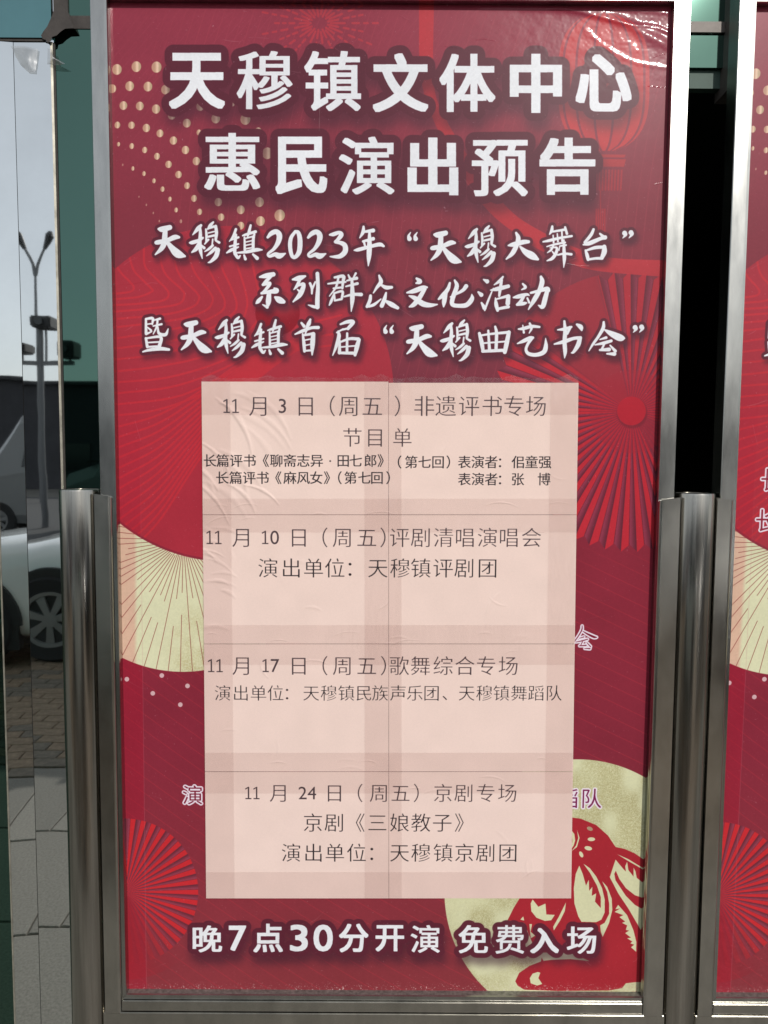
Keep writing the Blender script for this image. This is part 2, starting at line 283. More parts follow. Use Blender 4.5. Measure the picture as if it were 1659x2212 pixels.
# text: char, crop, dx, dy  (displacement inside that crop from the traced original)
def cp(c, x, y): ox, oy, s = CROP[c]; return np.array([(ox+x*s), (oy+y*s)])
BR_A = {'天': cp('a', 105, 103), '穆': cp('a', 385, 72), '镇': cp('a', 690, 98), '“': cp('b', 835, 178), '”': cp('c', 1300, 170), '2': cp('a', 1010, 135), '会': cp('c', 990, 1012)}
LINES = [(c, None) for c in '天穆镇203年“大舞台”系列群众文化活动暨首届曲艺书会'] + [('2', cp('a', 1340, 137)),
 ('天', cp('b', 1058, 170)), ('穆', cp('b', 1378, 118)), ('天', cp('a', 318, 880)), ('穆', cp('a', 595, 846)), ('镇', cp('a', 895, 872)),
 ('“', cp('b', 612, 1045)), ('天', cp('b', 833, 1043)), ('穆', cp('b', 1147, 998)), ('”', cp('c', 1398, 1050))]
def brush(mask, ch, at=None, scale=1.0, thin=1.0, dxy=(0, 0)):
    c, st = BRUSH[ch]; ox, oy, s = CROP[c]; f = .548583
    for k in st.split('|'):
        q = np.array([[float(v) for v in t.split(',')] for t in k.split()]); xy = np.stack([ox+q[:, 0]*s, oy+q[:, 1]*s], 1)
        if at is not None: xy = (xy-BR_A[ch])*scale+at
        xy = P(xy*f+np.array(dxy)); r = q[:, 2]*s*f*KPX*.5*1.5*thin*scale
        stroke(mask, smooth(np.column_stack([xy, np.maximum(r, .7)]), 5))
def poly(img, pts, col, tf=lambda p: p, al=1.0, sm=0):
    p = np.asarray(pts, float)
    if sm: p = smooth(np.vstack([p, p[:1]]), sm)[:-1]
    x, y, mk = raster([P(tf(p))], NW, NH); m_ = (mk*al)[..., None]; s = img[y:y+mk.shape[0], x:x+mk.shape[1]]; s *= 1-m_; s += m_*np.asarray(col, np.float32)
def lines(mask, pts, wd): stroke(mask, np.column_stack([smooth(P(pts), 8), np.full(len(smooth(P(pts), 8)), wd*KPX/2)]))
def circ(cx, cy, r, n=96, ry=None, tilt=0):
    a = np.linspace(0, 2*math.pi, n, endpoint=False); x, y = r*np.cos(a), (ry or r)*np.sin(a)
    return np.stack([cx+x*math.cos(tilt)-y*math.sin(tilt), cy+x*math.sin(tilt)+y*math.cos(tilt)], 1)
# photograph coordinates of every print pixel (inverse of P), for the ray-like motifs
_U, _V = np.meshgrid((np.arange(NW)+.5)/SPX, PH-(np.arange(NH)+.5)/SPX)
_d = [_U-EYE[0], np.full_like(_U, D), _V+ZB-EYE[2]]
_f = sum(a*b for a, b in zip(_d, AF)); QX = (CX+FPX*sum(a*b for a, b in zip(_d, AR))/_f).astype(np.float32); QY = (CY-FPX*sum(a*b for a, b in zip(_d, AU))/_f).astype(np.float32)
del _U, _V, _d, _f
def sstep(a, b, x): t = np.clip((x-a)/(b-a), 0, 1); return t*t*(3-2*t)
def disc(cx, cy, r, e=.7): return sstep(r+e, r-e, np.hypot(QX-cx, QY-cy))
def fan(img, cx, cy, r, per, bright, darkc, ph=0, th=None, edge=0):
    ang = np.degrees(np.arctan2(QY-cy, QX-cx)); rr = np.hypot(QX-cx, QY-cy); t = ((ang+ph)/per) % 1
    k = sstep(.0, .08, t)*sstep(.56, .50, t); sh = sstep(.5, 1, t)*.45
    rim = r - edge*np.abs((t*2) % 2-1); mk = sstep(rim+.7, rim-.7, rr)*(1 if th is None else th(ang, rr))
    c = np.asarray(bright, np.float32)*k[..., None]+(np.asarray(darkc, np.float32)*(1+sh[..., None]))*(1-k[..., None])
    img *= 1-mk[..., None]; img += mk[..., None]*c
def poster_art():
    img = np.empty((NH, NW, 3), np.float32); g1 = grain(NW, NH, 300, 1); v = np.clip(QY/2150, 0, 1)
    base = [(0, (152, 48, 68)), (.25, (140, 46, 61)), (.4, (124, 44, 60)), (.55, (146, 38, 56)), (.75, (138, 38, 56)), (1, (142, 50, 58))]
    for c in range(3): img[..., c] = np.interp(v, [b[0] for b in base], [b[1][c] for b in base])*(1+.05*(g1-.5))
    # slanting hairlines
    s = QX+QY*.22+18*np.sin(QY/160); a = np.abs((s/21) % 1-.5)*21; k = sstep(1.6, .4, a)*sstep(1150, 900, QY)*sstep(200, 500, QX)*(.25+.75*grain(NW, NH, 40, 3))
    comp(img, k, (186, 66, 80), .30)
    s = QY-QX*.62-60*np.sin(QX/420); a = np.abs((s/34) % 1-.5)*34; k = sstep(1.5, .4, a)*sstep(1150, 1260, QY)
    comp(img, k, (190, 48, 62), .42)
    s = QX*.9+QY*.75; a = np.abs((s/17) % 1-.5)*17; k = sstep(1.5, .3, a)*sstep(420, 200, QY)*grain(NW, NH, 30, 8); comp(img, k, (178, 72, 92), .25)
    # firework
    fw = np.zeros((NH, NW), np.float32)
    for i in range(26):
        a_ = 2*math.pi*i/26; sc = 1.25 if i % 2 == 0 else .95
        for r0, r1, wd in ((18, 40, 3.2), (52, 62, 3.4), (70, 76, 3), (84, 92, 3)):
            p = [(690+1.12*sc*r*math.cos(a_)*(.98), 50+.86*sc*r*math.sin(a_)) for r in (r0, r1)]; lines(fw, p, wd+1)
    comp(img, fw, (192, 52, 64), .8)
    # lantern, its cord and tassels
    for i in range(7):
        t0, t1 = -1+2*i/7, -1+2*(i+1)/7; L = []; Rr = []
        for y in np.linspace(28, 326, 26):
            h = 102*min(1, (1-abs((y-177)/152)**3.2))**.5 if abs(y-177) < 151 else 20
            L.append((1304+h*math.sin(t0*1.45)+2.5, y)); Rr.append((1304+h*math.sin(t1*1.45)-2.5, y))
        poly(img, L+Rr[::-1], (204, 50, 56) if i % 2 else (196, 50, 58), al=.95)
    for a_, b_ in ((333, 340), (343, 360)): poly(img, [(1256, a_), (1352, a_+1), (1348, b_), (1260, b_)], (192, 50, 56), al=.8)
    tz = np.zeros((NH, NW), np.float32)
    for i in range(12): lines(tz, [(1268+i*6.8, 368), (1268+i*6.6, 410)], 3.6)
    lines(tz, [(1297, 410), (1297, 455)], 2.5)
    for i in range(5): lines(tz, [(1288+i*4.6, 452), (1288+i*4.4, 505)], 3)
    comp(img, tz, (188, 46, 56), .7)
    # ribbon
    U = [(937, 8), (937, 180), (960, 250), (1000, 320), (1050, 392), (1109, 461), (1179, 505), (1239, 533), (1315, 556), (1430, 562), (1470, 562)]
    Lo = [(905, 8), (907, 150), (925, 230), (960, 310), (1010, 400), (1060, 461), (1107, 500), (1153, 533), (1204, 556), (1278, 583), (1424, 597), (1470, 597)]
    # right fan first, ribbon over it
    fan(img, 1364, 889, 303, 6.6, (198, 38, 52), (104, 36, 52), 1.5, lambda a, r: np.where((a > -142) & (a < -104), .0, 1.0)*np.where((a > 20) & (a < 65), .3, 1)*(.8+.2*sstep(0, 60, np.abs(a+90))), 16)
    k = disc(1364, 889, 303)*sstep(-150, -140, np.degrees(np.arctan2(QY-889, QX-1364)))*sstep(-102, -106, np.degrees(np.arctan2(QY-889, QX-1364)))
    comp(img, k, (166, 40, 54), .85)
    comp(img, disc(1364, 889, 90)*.5, (168, 36, 52), .9); comp(img, sstep(36, 31, np.hypot(QX-1365, QY-892)), (120, 34, 48), .6)
    comp(img, disc(1363.8, 887.5, 31), (186, 32, 48))
    poly(img, np.vstack([smooth(U, 6), smooth(Lo, 6)[::-1]]), (196, 46, 56), al=.9)
    # great red disc with its contour waves
    kd = disc(490, 848, 360); comp(img, kd, (176, 42, 58))
    lx = np.zeros((NH, NW), np.float32)
    W_ = ["60,560 120,640 200,720 240,780 200,825 60,845", "190,440 240,590 330,690 420,780 440,820 300,880 60,905", "350,330 360,540 450,650 580,780 620,850 560,920 300,955 60,970",
     "520,350 540,520 600,650 760,800 790,870 720,960 400,1010 60,1040", "680,350 690,500 750,660 920,830 950,900 880,990 600,1070 70,1120", "850,350 860,500 920,640 1080,850 1090,950 1000,1040 700,1130 70,1210",
     "1020,350 1050,560 1150,760 1230,930 1180,1050 900,1180 500,1260 70,1330", "1160,350 1200,560 1300,780 1360,960 1300,1080 1000,1260 600,1370 70,1440", "1330,350 1370,540 1450,800 1470,1000 1350,1200 900,1400 500,1510 70,1560",
     "1500,350 1540,560 1600,850 1600,1100 1400,1330 1000,1530 500,1640 80,1690", "2300,900 1900,1050 1500,1400 1150,1600 600,1760 80,1810", "2500,1080 1900,1250 1300,1620 700,1850 80,1930",
     "2600,1250 1900,1400 1200,1750 700,1970 80,2050", "2600,1380 1800,1520 1000,1930 500,2110 90,2170"]
    W_ = [[tuple(map(float, t.split(','))) for t in s_.split()] for s_ in W_]
    for k in range(14):
        yl = 2290+112*k; W_.append([(90, yl), (500, yl-120-22*k), (900, yl-340-52*k), (1500, yl-740-88*k), (2300, yl-1050-110*k)])
    for q in W_: lines(lx, [(241.4+x*.1984, 466.3+y*.1984) for x, y in q], 4.4)
    comp(img, lx*kd, (206, 42, 54), .75)
    k = disc(490, 848, 362)*sstep(640, 800, QX)*sstep(640, 560, QY); comp(img, k, (196, 44, 54), .5)
    # little sphere
    kd = disc(599.5, 676, 48); hl = sstep(50, 0, np.hypot(QX-612, QY-652)); comp(img, kd, (150, 18, 34), .95); comp(img, kd*hl, (206, 84, 92), .5)
    # gold spangles
    DOT = """505,300,22 589,288,22 676,290,23 715,387,20 485,383,18 560,372,20 639,374,20 533,456,18 604,458,18 674,471,19 742,498,18 807,532,18 865,460,18 932,512,20 1060,515,23 1005,447,12 1115,567,16
    507,540,14 568,541,15 632,553,17 691,576,16 749,607,17 801,648,17 848,696,17 859,572,12 512,623,9 569,631,12 625,648,13 678,675,14 728,710,15 771,754,15 808,802,14 838,857,14 862,915,13 943,873,17 1040,906,18
    1121,873,20 1208,930,24 1125,955,20 955,938,15 1040,975,16 1155,662,24 530,712,5 574,728,9 622,750,10 665,781,10 702,817,11 734,860,10 761,907,10 781,956,8 600,850,4 632,885,5 662,920,5 688,955,5"""
    for t in DOT.split():
        x, y, r = map(float, t.split(',')); x, y, r = x/2, y/2, r*.47; w_ = r*(1 if r > 7 else .55+.06*r)
        rad = P(circ(x, y, w_, 28, r*1.12, .12)); a, b, mk = raster([rad], NW, NH)
        if mk.size == 0: continue
        u = (np.arange(mk.shape[1])/mk.shape[1])[None, :, None]; c = np.array([200, 146, 120], np.float32)*(1-u)+np.array([188, 174, 130], np.float32)*u; c = c+52*np.exp(-((u-.55)/.14)**2)
        s_ = img[b:b+mk.shape[0], a:a+mk.shape[1]]; m_ = mk[..., None]*(.9 if r > 4 else .55); s_ *= 1-m_; s_ += m_*c
    comp(img, sstep(305, 303, QX-(QY-1100)*.012)*sstep(600, 1500, QY), (178, 18, 44), .38)
    # cream fan (its top bitten by the red disc)
    sp = grain(NW, NH, 2.2, 11)*grain(NW, NH, 30, 12)
    kc = disc(395, 1154, 297)*(1-disc(490, 848, 365)); cream = np.array([218, 216, 176], np.float32)*np.ones((NH, NW, 1), np.float32)
    cream = cream-(sstep(298, 288, QX)[..., None])*np.array([-2, 38, 24], np.float32)-(sp*sstep(1250, 1450, QY)*sstep(330, 440, QX))[..., None]*np.array([50, 70, 90], np.float32)
    m_ = kc[..., None]; img *= 1-m_; img += m_*cream
    ln = np.zeros((NH, NW), np.float32); rr_ = random.Random(3)
    for i in range(-3, 38):
        a_ = R(-12+i*5.3); hx, hy = 396, 1166
        segs = [(34+abs(math.cos(a_))*8, 330)] if rr_.random() < .72 else [(34, rr_.uniform(110, 150)), (rr_.uniform(158, 190), 330)]
        for r0, r1 in segs: lines(ln, [(hx-r0*math.cos(a_), hy+r0*math.sin(a_)), (hx-r1*math.cos(a_), hy+r1*math.sin(a_))], 1.25)
    comp(img, ln*kc, (136, 42, 42), .85)
    for x, y in ((274, 1467), (349.5, 1459), (405, 1481.5), (330, 1497.5), (389.5, 1522)): poly(img, circ(x, y, 5, 24), (214, 170, 174))
    # lower-left red fan
    fan(img, 270, 1926, 158, 8.4, (208, 38, 46), (106, 40, 54), 2.0, lambda a, r: sstep(-100, -92, a)*(1-.85*sstep(30, 75, a)))
    k = disc(270, 1926, 190)*sstep(45, 100, np.degrees(np.arctan2(QY-1926, QX-270))); comp(img, k, (168, 30, 44), .7)
    # cream disc with the paper-cut fish
    F = lambda p: np.asarray(p, float)*.27776+[954.5, 1623.8]
    kc = disc(1248, 1928, 288); cream = np.array([216, 215, 172], np.float32)-(grain(NW, NH, 1.6, 21)*sstep(.35, .8, grain(NW, NH, 60, 22)))[..., None]*np.array([44, 54, 62], np.float32)
    m_ = kc[..., None]; img *= 1-m_; img += m_*cream
    fish = "1000,510 1080,520 1200,570 1290,650 1350,740 1420,755 1500,790 1600,860 1600,1790 1500,1792 1430,1800 1400,1838 1300,1856 900,1860 640,1850 590,1820 570,1785 600,1720 680,1665 770,1630 775,1600 790,1625 850,1618 1000,1612 1150,1628 1000,1560 750,1560 700,1480 640,1330 510,1310 560,1210 610,1130 1000,1130"
    cuts = ["1068,885 1040,950 1025,1060 1030,1180 1060,1280 1085,1322 1200,1325 1240,1305 1265,1250 1266,1150 1245,1060 1200,970 1150,905 1100,870 1150,940 1205,1040 1235,1130 1235,1215 1190,1165 1200,1100 1165,1120 1170,1050 1145,1080 1142,995 1120,1040 1095,950",
     "1245,1005 1285,1050 1320,1140 1325,1230 1300,1330 1250,1440 1235,1400 1230,1350 1265,1330 1300,1260 1300,1180 1285,1090",
     "1350,838 1410,910 1430,930 1425,890 1440,855 1450,920 1490,970 1490,900 1505,930 1515,980 1590,1040 1590,1145 1500,1115 1430,1060 1380,990 1352,925 1340,950 1350,1000 1430,1120 1500,1190 1590,1240 1590,1460 1520,1340 1450,1220 1370,1100 1305,975",
     "1360,795 1450,835 1590,920 1590,930 1450,850", "1370,1190 1348,1225 1385,1218 1342,1245 1410,1270 1380,1285 1425,1320 1400,1330 1440,1350 1430,1385 1455,1390 1425,1410 1470,1445 1440,1450 1480,1475 1465,1490 1495,1500 1470,1520 1510,1555 1512,1480 1490,1390 1440,1270",
     "705,1148 690,1180 695,1240 735,1290 800,1315 850,1310 878,1268 812,1265 805,1180 750,1205", "965,1170 955,1240 920,1310 870,1390 865,1360 910,1280 945,1210", "610,1305 632,1280 640,1312", "680,1340 700,1340 690,1400 725,1430 690,1450",
     "745,1712 765,1718 750,1760 780,1805 740,1818 690,1800 683,1760 705,1725", "1000,600 1030,640 1036,690 1024,730 1000,765 1000,735 1014,700 1010,650", "1050,605 1070,670 1050,740 1005,775 1042,730 1060,670"]
    pp = lambda s_: [tuple(map(float, t.split(','))) for t in s_.split()]
    poly(img, pp(fish), (176, 36, 48), F)
    for c in cuts: poly(img, pp(c), (216, 214, 170), F)
    for x, y, a_, b_, t_, c in ((1150, 598, 24, 15, .4, (176, 146, 116)), (1162, 680, 29, 15, 0, (218, 214, 172)), (1138, 750, 30, 16, .2, (218, 214, 172)), (1083, 798, 25, 14, 1.1, (218, 214, 172))):
        poly(img, circ(x, y, a_, 28, b_, t_), c, F)
    # vertical strip where the clear film is doubled at the left edge
    lw = sstep(1.2, .3, np.abs(QX-304-(QY-1100)*.012))*sstep(900, 1300, QY); comp(img, lw, (206, 120, 130), .22)
    return img
def ghost(img, mask, inner, ring=(222, 200, 214), core=(150, 30, 66)):
    comp(img, rows(mask, lambda t: dilate(t, 2.6*KPX)), ring, .95); comp(img, inner, core, 1)
def lettering(img, head, brushm, foot, extra=None):
    rings = (96, 34, 50)
    for msk, r, off, sg, al in ((head, 16.5, (5, 20), 10, .52), (brushm, 6.8, (5, 10), 4.5, .55), (foot, 12, (6, 18), 9, .6)):
        ring = rows(msk, lambda t: dilate(t, r*KPX), 90); sh = rows(ring, lambda t: blur(t, sg*KPX), 90)
        sh = np.roll(np.roll(sh, int(off[1]*KPX), 0), int(off[0]*KPX), 1); comp(img, sh, (58, 30, 46), al); comp(img, ring, rings, .97)
    for msk in (head, brushm, foot): comp(img, msk, (232, 233, 238))
    if extra: extra(img)
    # grit and scuffs where the print meets the bottom rail, and light scuffs elsewhere
    gr_ = grain(NW, NH, 2.4, 71); comp(img, sstep(.80, .92, gr_)*sstep(2118, 2136, QY), (228, 214, 206), .8)
    comp(img, sstep(.45, .8, gr_)*sstep(1, .3, np.hypot((QX-1392)/62, (QY-2146)/34)), (196, 150, 120), .7)
    comp(img, scratches(81, 70, ((250, 1430), (30, 2100)), (10, 50))*.5*grain(NW, NH, 18, 72), (226, 190, 196), .5)
    comp(img, sstep(.955, .985, grain(NW, NH, 3.2, 73)), (220, 190, 196), .35)
    img *= (1+.05*(grain(NW, NH, 90, 74)[..., None]-.5)+.03*(grain(NW, NH, 5, 75)[..., None]-.5))
    img *= (1+.035*(RNG.random((NH, NW, 1)).astype(np.float32)-.5))
def scratches(seed, n, region, L=(20, 60)):
    r_ = random.Random(seed); m_ = np.zeros((NH, NW), np.float32)
    for _ in range(n):
        x, y = r_.uniform(*region[0]), r_.uniform(*region[1]); a_ = r_.gauss(0, .5); l_ = r_.uniform(*L)
        lines(m_, [(x, y), (x+l_*.5*math.cos(a_), y+l_*.5*math.sin(a_)+r_.uniform(-3, 3)), (x+l_*math.cos(a_), y+l_*math.sin(a_))], r_.uniform(.6, 1.3))
    return m_
def film_relief(which):
    """height of the clear film over the print, millimetres"""
    h = .10*grain(NW, NH, 160, 31+which)+.03*grain(NW, NH, 26, 32+which)+.05*grain(NW, NH, 60, 35+which)
    if which == 0:
        cor = sstep(560, 0, np.hypot((QX-1440)*1.0, (QY-20)*2.4)); h = h+cor*(.5*grain(NW, NH, 22, 41)+.16*grain(NW, NH, 7, 42))
        ridge = [((1129, 12), (1254, 22), (1334, 42), (1404, 78), (1470, 112), 12, 1.6), ((1180, 10), (1270, 30), (1350, 50), (1420, 60), (1470, 84), 6, .8), ((1040, 14), (1180, 17), (1290, 18), (1390, 22), (1470, 30), 7, .9), ((1260, 60), (1300, 95), (1360, 130), (1400, 140), (1460, 150), 6, .25)]
        for r_ in ridge:
            m_ = np.zeros((NH, NW), np.float32); lines(m_, r_[:5], r_[5]); h = h+rows(m_, lambda t: blur(t, r_[5]*.5*KPX))*r_[6]
        left = np.zeros((NH, NW), np.float32); rr_ = random.Random(9)
    else:
        cor = sstep(420, 0, np.hypot(QX-270, (QY-2130)*.8)); h = h+cor*(1.0*grain(NW, NH, 24, 43)+.4*grain(NW, NH, 9, 44))
    h = h+.14*scratches(50+which, 60, ((250, 1440), (20, 2130)))
    return h
def to_image(name, arr, data=False):
    H, W = arr.shape[:2]; im = bpy.data.images.new(name, W, H, alpha=False, float_buffer=data)
    if data: im.colorspace_settings.name = 'Non-Color'
    px = np.ones((H, W, 4), np.float32); px[..., :3] = arr[::-1] if arr.ndim == 3 else arr[::-1, :, None]
    im.pixels.foreach_set(px.ravel()); im.update()
    if not data: im.pack()
    return im
# programme sheets: song-style lettering laid out over the 2 x 4 block
SX0, SX1, SY = (435, 445), (1250, 1234), (824, 1112, 1391, 1667, 1941)
SHS = 2600.0
SA, SB = P([(430, 818)])[0]/SPX, P([(1256, 1948)])[0]/SPX     # crop of the poster plane covered by the sheet print
SWp, SHp = int((SB[0]-SA[0])*SHS), int((SB[1]-SA[1])*SHS)
def PS(pts): return (P(pts)/SPX-SA)*SHS
def song(mask, ch, cx, cy, size, w_=1.0, heavy=0):
    if '1' in ch:
        g = []; adv = 0
        for q in ch:
            s_ = glyph('1s' if q == '1' else q); al = np.concatenate(s_); g += [k_+[adv-al[:, 0].min()+.03, 0] for k_ in s_]; adv += np.ptp(al[:, 0])+.10
        g = [k_*1.0 for k_ in g]
    else: g = glyph(ch)
    c0 = np.array([.5, -.38]); c = PS([(cx, cy)])[0]; k = size*.735e-3*SHS
    if ch.isdigit() or len(ch) > 1:
        al = np.concatenate(g); c0 = (al.min(0)+al.max(0))/2; k *= .94
    elif ch in '：、·《》（）':
        al = np.concatenate(g); c0 = np.array([(al[:, 0].min()+al[:, 0].max())/2, -.38])
    a, b, mk = raster([(q-c0)*k*[w_, 1]+c for q in g], SWp, SHp)
    if mk.size == 0: return
    if not heavy and not ch[0].isdigit():
        mk = np.pad(mk, 3); e = mk.copy()
        for d in (1, 2): e = np.minimum(e, np.minimum(np.roll(mk, d, 0), np.roll(mk, -d, 0)))
        e1 = np.minimum(mk, np.roll(mk, 1, 1)); mk = np.maximum(np.minimum(e, e1), .95*np.minimum(np.minimum(np.roll(mk, 1, 0), np.roll(mk, -1, 0)), e1))[3:-3, 3:-3]
    put(mask, a, b, mk)
TXT = [(877, 47, 0, 'D', '11@499 月@560 3@610 日@660 （@718 周@754 五@804 ）@858 非@916 遗@963 评@1013 书@1063 专@1110 场@1158'),
 (945, 44, 0, 'D', '节@761 目@810 单@869'),
 (995, 29, 1, 'K', '长@453 篇@481 评@510 书@539 《@574 聊@597 斋@626 志@655 异@684 ·@713 田@741 七@768 郎@800 》@822'),
 (998, 29, 1, 'K', '（@863 第@888 七@917 回@946 ）@968 表@1003 演@1032 者@1061 ：@1080 佀@1119 童@1148 强@1177'),
 (1032, 29, 1, 'K', '长@480 篇@509 评@538 书@567 《@601 麻@626 风@655 女@683 》@706 （@734 第@757 七@787 回@814 ）@838'),
 (1035, 29, 1, 'K', '表@1003 演@1032 者@1061 ：@1080 张@1118 博@1175'),
 (1161, 46, 0, 'D', '11@462 月@523 10@584 日@645 （@702 周@740 五@792 ）@827 评@863 剧@909 清@958 唱@1004 演@1053 唱@1099 会@1148'),
 (1227, 46, 0, 'K', '演@579 出@629 单@677 位@723 ：@756 天@816 穆@864 镇@909 评@957 剧@1003 团@1053'),
 (1438, 46, 0, 'D', '11@465 月@523 17@585 日@645 （@702 周@740 五@792 ）@828 歌@862 舞@908 综@957 合@1004 专@1050 场@1098'),
 (1497, 38, 0, 'K', '演@481 出@520 单@558 位@595 ：@620 天@672 穆@710 镇@748 民@786 族@821 声@860 乐@896 团@932 、@961 天@1008 穆@1046 镇@1083 舞@1121 蹈@1158 队@1196'),
 (1713, 45, 0, 'D', '11@545 月@603 24@664 日@722 （@778 周@819 五@865 ）@899 京@957 剧@1002 专@1049 场@1096'),
 (1777, 46, 0, 'K', '京@676 剧@722 《@778 三@815 娘@863 教@909 子@955 》@992'),
 (1842, 46, 0, 'K', '演@629 出@677 单@723 位@770 ：@803 天@863 穆@909 镇@957 京@1003 剧@1049 团@1097')]
def sheet_relief():
    m_ = np.zeros((SHp, SWp), np.float32); r_ = random.Random(17)
    def fold(x, y, a, l, wd, hgt):
        t = np.zeros((SHp, SWp), np.float32); c = PS([(x, y)])[0]; k = l*.735e-3*SHS; q = np.linspace(-1, 1, 7)[:, None]*k/2*np.array([[math.cos(a), math.sin(a)]])+c
        q = q+np.array([[-math.sin(a), math.cos(a)]])*(np.linspace(-1, 1, 7)[:, None]**2)*k*.12
        stroke(t, np.column_stack([q, wd*(1-.8*np.abs(np.linspace(-1, 1, 7)))])); ys, xs = np.where(t > 0)
        if not len(ys): return
        p_ = int(wd*3)+4; a0, a1, b0, b1 = max(ys.min()-p_, 0), ys.max()+p_, max(xs.min()-p_, 0), xs.max()+p_; m_[a0:a1, b0:b1] += blur(t[a0:a1, b0:b1], wd*.45)*hgt
    for _ in range(16): fold(r_.uniform(440, 600), r_.uniform(835, 1080), r_.uniform(.5, 1.1), r_.uniform(50, 150), r_.uniform(6, 13), r_.uniform(.5, 1.2))
    for _ in range(12): fold(r_.uniform(440, 500), r_.uniform(1120, 1380), r_.uniform(-.2, .5), r_.uniform(30, 80), r_.uniform(5, 9), r_.uniform(.3, .8))
    for _ in range(26): fold(r_.uniform(445, 1235), r_.uniform(830, 1935), r_.uniform(-3, 3), r_.uniform(15, 70), r_.uniform(3, 9), r_.uniform(.15, .5))
    for y in SY[1:4]:
        for _ in range(9): fold(r_.uniform(445, 1235), y+r_.uniform(-30, 40), r_.gauss(0, .15), r_.uniform(20, 80), r_.uniform(2, 5), r_.uniform(.2, .5))
    return m_+.25*grain(SWp, SHp, 130, 91)+.03*grain(SWp, SHp, 24, 92)
def sheet_print():
    img = np.empty((SHp, SWp, 3), np.float32); img[:] = (228, 203, 194)
    yy = (np.arange(SHp)/SHp)[:, None, None]; img += (1-yy)*np.array([3, 2, 0], np.float32)
    img *= 1+.02*(grain(SWp, SHp, 3, 61)[..., None]-.5)+.02*(grain(SWp, SHp, 70, 62)[..., None]-.5)
    for y, s, hv, tone, t in TXT:
        m_ = np.zeros((SHp, SWp), np.float32)
        for q in t.split():
            c, x = q.split('@'); song(m_, c, float(x), y, s*(1 if not c[0].isdigit() else .98), 1, hv)
        if hv: m_ = np.maximum(m_, np.roll(m_, 1, 1))
        comp(img, m_, (50, 42, 46) if tone == 'K' else (78, 62, 66), 1)
    return img
# ------------------------------------------------------------------ print materials
def print_mat(name, im, relief=None, rough=.34, coat=.5, dist=.001):
    mt = bpy.data.materials.new(name); mt.use_nodes = True; n = mt.node_tree; b = n.nodes['Principled BSDF']
    ti = n.nodes.new('ShaderNodeTexImage'); ti.image = im; ti.extension = 'EXTEND'
    uv = n.nodes.new('ShaderNodeUVMap'); uv.uv_map = 'UVMap'; n.links.new(uv.outputs[0], ti.inputs[0])
    n.links.new(ti.outputs[0], b.inputs['Base Color']); b.inputs['Roughness'].default_value = rough
    b.inputs['Coat Weight'].default_value = coat; b.inputs['Coat Roughness'].default_value = .09; b.inputs['Specular IOR Level'].default_value = .12
    bp = n.nodes.new('ShaderNodeBump'); bp.inputs['Strength'].default_value = 1; bp.inputs['Distance'].default_value = dist
    if relief:
        tr = n.nodes.new('ShaderNodeTexImage'); tr.image = relief; tr.extension = 'EXTEND'; n.links.new(uv.outputs[0], tr.inputs[0]); n.links.new(tr.outputs[0], bp.inputs['Height'])
    else:
        tc = n.nodes.new('ShaderNodeTexCoord'); nz = n.nodes.new('ShaderNodeTexNoise'); nz.inputs['Scale'].default_value = 22; nz.inputs['Detail'].default_value = 3
        n.links.new(tc.outputs['Object'], nz.inputs['Vector']); n.links.new(nz.outputs[0], bp.inputs['Height'])
    n.links.new(bp.outputs[0], b.inputs['Normal']); n.links.new(bp.outputs[0], b.inputs['Coat Normal'])
    return mt
def uvmesh(name, grid, uvs, mt, thick=.0003):
    """closed slab over a grid of points (rows of (x, y, z)); thickness away from the viewer"""
    nr, nc = len(grid), len(grid[0]); me = bpy.data.meshes.new(name)
    V = [tuple(p) for r in grid for p in r]+[(p[0], p[1]+thick, p[2]) for r in grid for p in r]; N = nr*nc; F = []; UVf = []
    uvl = [u for r in uvs for u in r]; side = []
    for i in range(nr-1):
        for j in range(nc-1):
            a, b, c, d = i*nc+j, i*nc+j+1, (i+1)*nc+j+1, (i+1)*nc+j; F.append((a, d, c, b)); F.append((a+N, b+N, c+N, d+N))
    ring = [j for j in range(nc)]+[i*nc+nc-1 for i in range(1, nr)]+[(nr-1)*nc+j for j in range(nc-2, -1, -1)]+[i*nc for i in range(nr-2, 0, -1)]
    sm = [True]*len(F)
    for a, b in zip(ring, ring[1:]+ring[:1]):
        q = len(V); V += [V[a], V[b], V[b+N], V[a+N]]; F.append((q, q+1, q+2, q+3)); uvl += []; sm.append(False); side += [a, b, b, a]
    me.from_pydata(V, [], F); me.materials.append(mt); l = me.uv_layers.new(name='UVMap')
    for k, lp in enumerate(me.loops): vi = lp.vertex_index; l.data[k].uv = uvl[vi % N if vi < 2*N else side[vi-2*N]]
    me.polygons.foreach_set('use_smooth', sm); me.update(); return me
